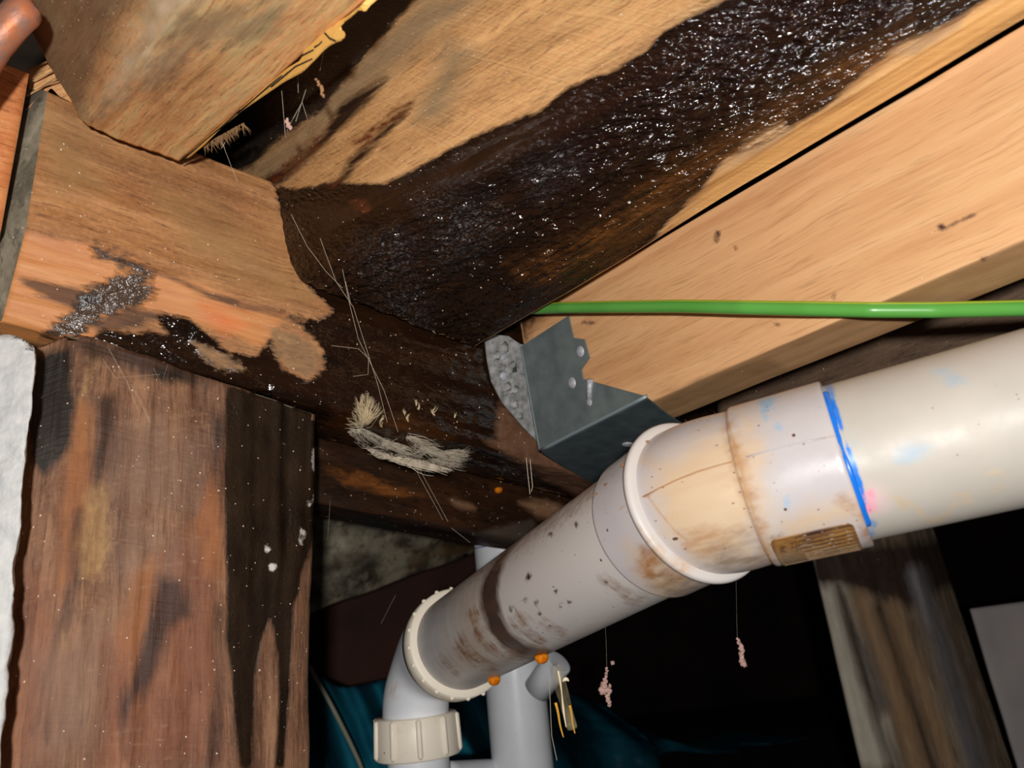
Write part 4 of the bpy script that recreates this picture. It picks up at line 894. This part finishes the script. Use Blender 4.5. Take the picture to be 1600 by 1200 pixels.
# ================================================================== fungus
mfun = plain('white_fungus', c(232, 214, 178), .9, col2=c(206, 186, 150), ns=200)
mfun2 = plain('grey_white_fungus', c(214, 202, 184), .9, col2=c(170, 156, 134), ns=160)
def tuft(name, strands, mat, label, seed=1):
    bm = bmesh.new(); rg = random.Random(seed)
    for pts, r in strands:
        ring = None; n = len(pts)
        for i, p in enumerate(pts):
            tdir = unit(pts[min(i + 1, n - 1)] - pts[max(i - 1, 0)]); x = unit(np.cross(tdir, [.3, .9, .2])); y = np.cross(tdir, x)
            rr_ = r * (1 - .75 * i / (n - 1)); new = [bm.verts.new(Vector(p + (math.cos(a) * x + math.sin(a) * y) * rr_)) for a in (0, 2.1, 4.2)]
            if ring:
                for j in range(3): bm.faces.new([ring[j], ring[(j + 1) % 3], new[(j + 1) % 3], new[j]])
            else: bm.faces.new(new[::-1])
            ring = new
        bm.faces.new(ring)
    me = bpy.data.meshes.new(name); bm.to_mesh(me); bm.free()
    return tag(link(name, me, mat), label, 'fungus')
rg = random.Random(11)
def fan(root, tips, nstr, spread, off=.001, r=.00045, surf=bearer, lift=.006):
    out = []
    p0, n0_ = hit(surf, *root, off)
    for k in range(nstr):
        tx, ty = rg.choice(tips); tx += rg.gauss(0, spread); ty += rg.gauss(0, spread)
        rx, ry = root[0] + rg.gauss(0, spread * .5), root[1] + rg.gauss(0, spread * .5)
        bx, by = rg.gauss(0, spread * .6), rg.gauss(0, spread * .6)
        z0 = -(p0 - CAM).dot(ROT)[2]; lf = rg.uniform(.2, 1) * lift
        pp = []
        for u in np.linspace(0, 1, 6):
            x, y = rx + (tx - rx) * u + bx * math.sin(u * 3.1), ry + (ty - ry) * u + by * math.sin(u * 3.1)
            h_, nn_ = hit(surf, x, y, off); pp.append(h_ + nn_ * lf * u)
        out.append((pp, r * rg.uniform(.6, 1.4)))
    return out
S = fan((570, 664), [(556, 622), (562, 618), (572, 616), (578, 624), (588, 634), (592, 640), (548, 645), (546, 652), (552, 638)], 130, 3.2)
tuft('fungus_tuft', S, mfun, 'creamy feathery fungus tuft sprouting on the wet bearer face')
S2 = []
for root, tips, n_ in [((562, 668), [(600, 690), (620, 700), (580, 690)], 40), ((640, 682), [(678, 692), (690, 698), (660, 700)], 40), ((690, 712), [(724, 702), (732, 706), (718, 714)], 40), ((620, 712), [(670, 720), (690, 728), (650, 718)], 50), ((660, 722), [(716, 718), (720, 726), (700, 730)], 60), ((576, 700), [(600, 712), (610, 706), (560, 690)], 30), ((548, 672), [(560, 684), (572, 690)], 20), ((670, 700), [(640, 716), (715, 718), (700, 708)], 50), ((600, 690), [(640, 704), (660, 712), (620, 690)], 70), ((610, 715), [(640, 724), (655, 728), (585, 706)], 60), ((640, 724), [(700, 732), (680, 734), (712, 726)], 60), ((690, 706), [(730, 704), (728, 712), (722, 720)], 60), ((650, 694), [(690, 704), (700, 712)], 40)]:
    S2 += fan(root, tips, n_, 4.5, lift=.0025, r=.0004)
tuft('fungus_mat', S2, mfun2, 'grey white matted fungus spread along the lower edge of the wet bearer')
S3 = []
for x, y in [(634, 652), (632, 644), (637, 656), (650, 630), (652, 636), (676, 642), (678, 646), (710, 650), (597, 662), (594, 655)]:
    S3 += fan((x, y + 3), [(x + rg.uniform(-5, 5), y - 5)], 5, 1.5, r=.0005, lift=.002)
tuft('fungus_sprout', S3, mfun, 'scattered tiny pale fungus sprouts right of the creamy tuft')

# ================================================================== cobwebs and hanging debris
mweb = plain('cobweb_silk', c(196, 182, 160), .6)
def web(name, lines, label, r=.00016):
    bm = bmesh.new()
    for pts in lines:
        P = [W(*q) for q in pts]; ring = None
        for i, p in enumerate(P):
            td = unit(P[min(i + 1, len(P) - 1)] - P[max(i - 1, 0)]); x = unit(np.cross(td, ray(800, 600))); y = np.cross(td, x)
            new = [bm.verts.new(Vector(p + (math.cos(a) * x + math.sin(a) * y) * r)) for a in (0, 2.1, 4.2)]
            if ring:
                for j in range(3): bm.faces.new([ring[j], ring[(j + 1) % 3], new[(j + 1) % 3], new[j]])
            ring = new
    me = bpy.data.meshes.new(name); bm.to_mesh(me); bm.free()
    o = tag(link(name, me, mweb, None, False), label, 'cobweb', 'fine cobwebs', 'stuff'); return o
web('cobweb', [[(455, 335, .56), (480, 385, .56), (510, 425, .57), (535, 450, .58)], [(535, 420, .58), (545, 470, .58), (560, 530, .58), (600, 610, .59), (622, 675, .60)], [(500, 372, .57), (525, 440, .57), (552, 480, .58), (590, 600, .59), (605, 660, .6)], [(540, 440, .58), (548, 475, .58)], [(518, 540, .58), (560, 545, .58), (576, 560, .58), (575, 585, .58), (552, 588, .58)]],
    'long cobweb threads hanging across the wet black joist and bearer', .00014)
web('cobweb', [[(500, 110, .44), (508, 70, .43)], [(472, 160, .45), (458, 185, .45), (448, 205, .46)], [(472, 160, .45), (480, 185, .45)], [(465, 100, .45), (466, 145, .45)], [(440, 140, .46), (446, 215, .47)], [(346, 220, .49), (362, 262, .5), (372, 285, .5)], [(352, 222, .49), (346, 232, .49)], [(478, 140, .45), (462, 190, .45)]],
    'fine cobweb threads strung across the dark slot between joists', .00009)
web('cobweb', [[(650, 735, .62), (680, 790, .64), (692, 812, .65)], [(655, 732, .62), (700, 815, .65)], [(705, 825, .66), (735, 848, .68)], [(512, 842, .7), (516, 782, .68)], [(595, 975, .8), (618, 930, .78)]], 'cobweb threads below the fungus in front of the black timber plate', .00013)
web('cobweb', [[(822, 715, .60), (825, 745, .60), (828, 772, .60)], [(828, 718, .60), (832, 760, .60), (830, 768, .60)]], 'two short glinting threads hanging below the hanger flange', .0003)
web('cobweb', [[(858, 1060, .60), (860, 1110, .6), (862, 1150, .6), (870, 1188, .6)]], 'thin dirty thread hanging beside the upright pipe', .0003)
web('cobweb', [[(170, 545, .5), (200, 600, .49), (215, 640, .48)], [(160, 560, .5), (180, 590, .49), (250, 585, .49)], [(240, 575, .5), (252, 600, .49), (262, 570, .5)], [(205, 600, .49), (235, 660, .48)]], 'wispy cobweb on the top of the post', .00008)
mdeb = plain('pale_debris', c(206, 170, 160), .9, col2=c(160, 126, 116), ns=200)
def debris(pts, d, label, mat=mdeb):
    pts = list(pts) + [((a[0] + b[0]) / 2 + 1, (a[1] + b[1]) / 2, (a[2] + b[2]) / 2) for a, b in zip(pts[:-1], pts[1:]) if abs(a[1] - b[1]) < 14]
    o = lumps('hanging_debris', [W(x, y, d) for x, y, r in pts], [r * d / F for x, y, r in pts], mat, None, 2, [(1, .8, 1.2)] * len(pts), len(pts), .6)
    return tag(o, label, 'debris')
debris([(948, 1045, 2.2), (947, 1052, 2.5), (945, 1062, 3), (944, 1070, 5), (940, 1078, 5), (948, 1078, 4), (953, 1080, 3), (948, 1088, 3), (950, 1095, 3), (952, 1101, 3), (957, 1036, 3), (953, 1072, 2.5)], .56, 'pinkish crumb of debris hanging on a thread below the fitting')
debris([(1152, 998, 2), (1154, 1004, 3), (1159, 1013, 4.5), (1158, 1022, 3.5), (1159, 1032, 4), (1162, 1038, 4.5)], .55, 'small pink grey debris crumb dangling alone in the dark')
debris([(494, 124, 2), (498, 132, 2.8), (503, 138, 3), (502, 146, 2.4), (506, 152, 1.4)], .435, 'brown speck string hanging in the dark slot', plain('brown_debris', c(160, 120, 84), .9))
debris([(448, 190, 3), (451, 196, 3.4), (454, 200, 2.6), (449, 186, 2)], .455, 'pale grub shaped speck hanging in the dark slot')
web('cobweb', [[(944, 950, .52), (947, 1000, .55), (948, 1045, .56)], [(1150, 905, .5), (1151, 960, .54), (1152, 998, .55)]], 'fine threads carrying the two debris crumbs below the fitting', .00008)

for o in COL.objects:                         # a mesh without a given stain carries it as 'absent'
    if o.type == 'MESH':
        for mt in o.data.materials:
            for a in ATTRS.get(mt.name, []):
                if a not in o.data.attributes: attr(o.data, a, np.full(len(o.data.vertices), -3.0))
# ------------------------------------------------------------------ origins: single-mesh things get their origin at their own base
bpy.context.view_layer.update()
for o in list(COL.objects):
    if o.type == 'MESH' and o.parent is None:
        co = coords(o.data); ce = (co.min(0) + co.max(0)) / 2; ce[2] = co[:, 2].min()
        v = Vector(ce); o.data.transform(Matrix.Translation(-v)); o.location = v
        for ch in o.children: ch.matrix_parent_inverse = Matrix.Translation(-v)
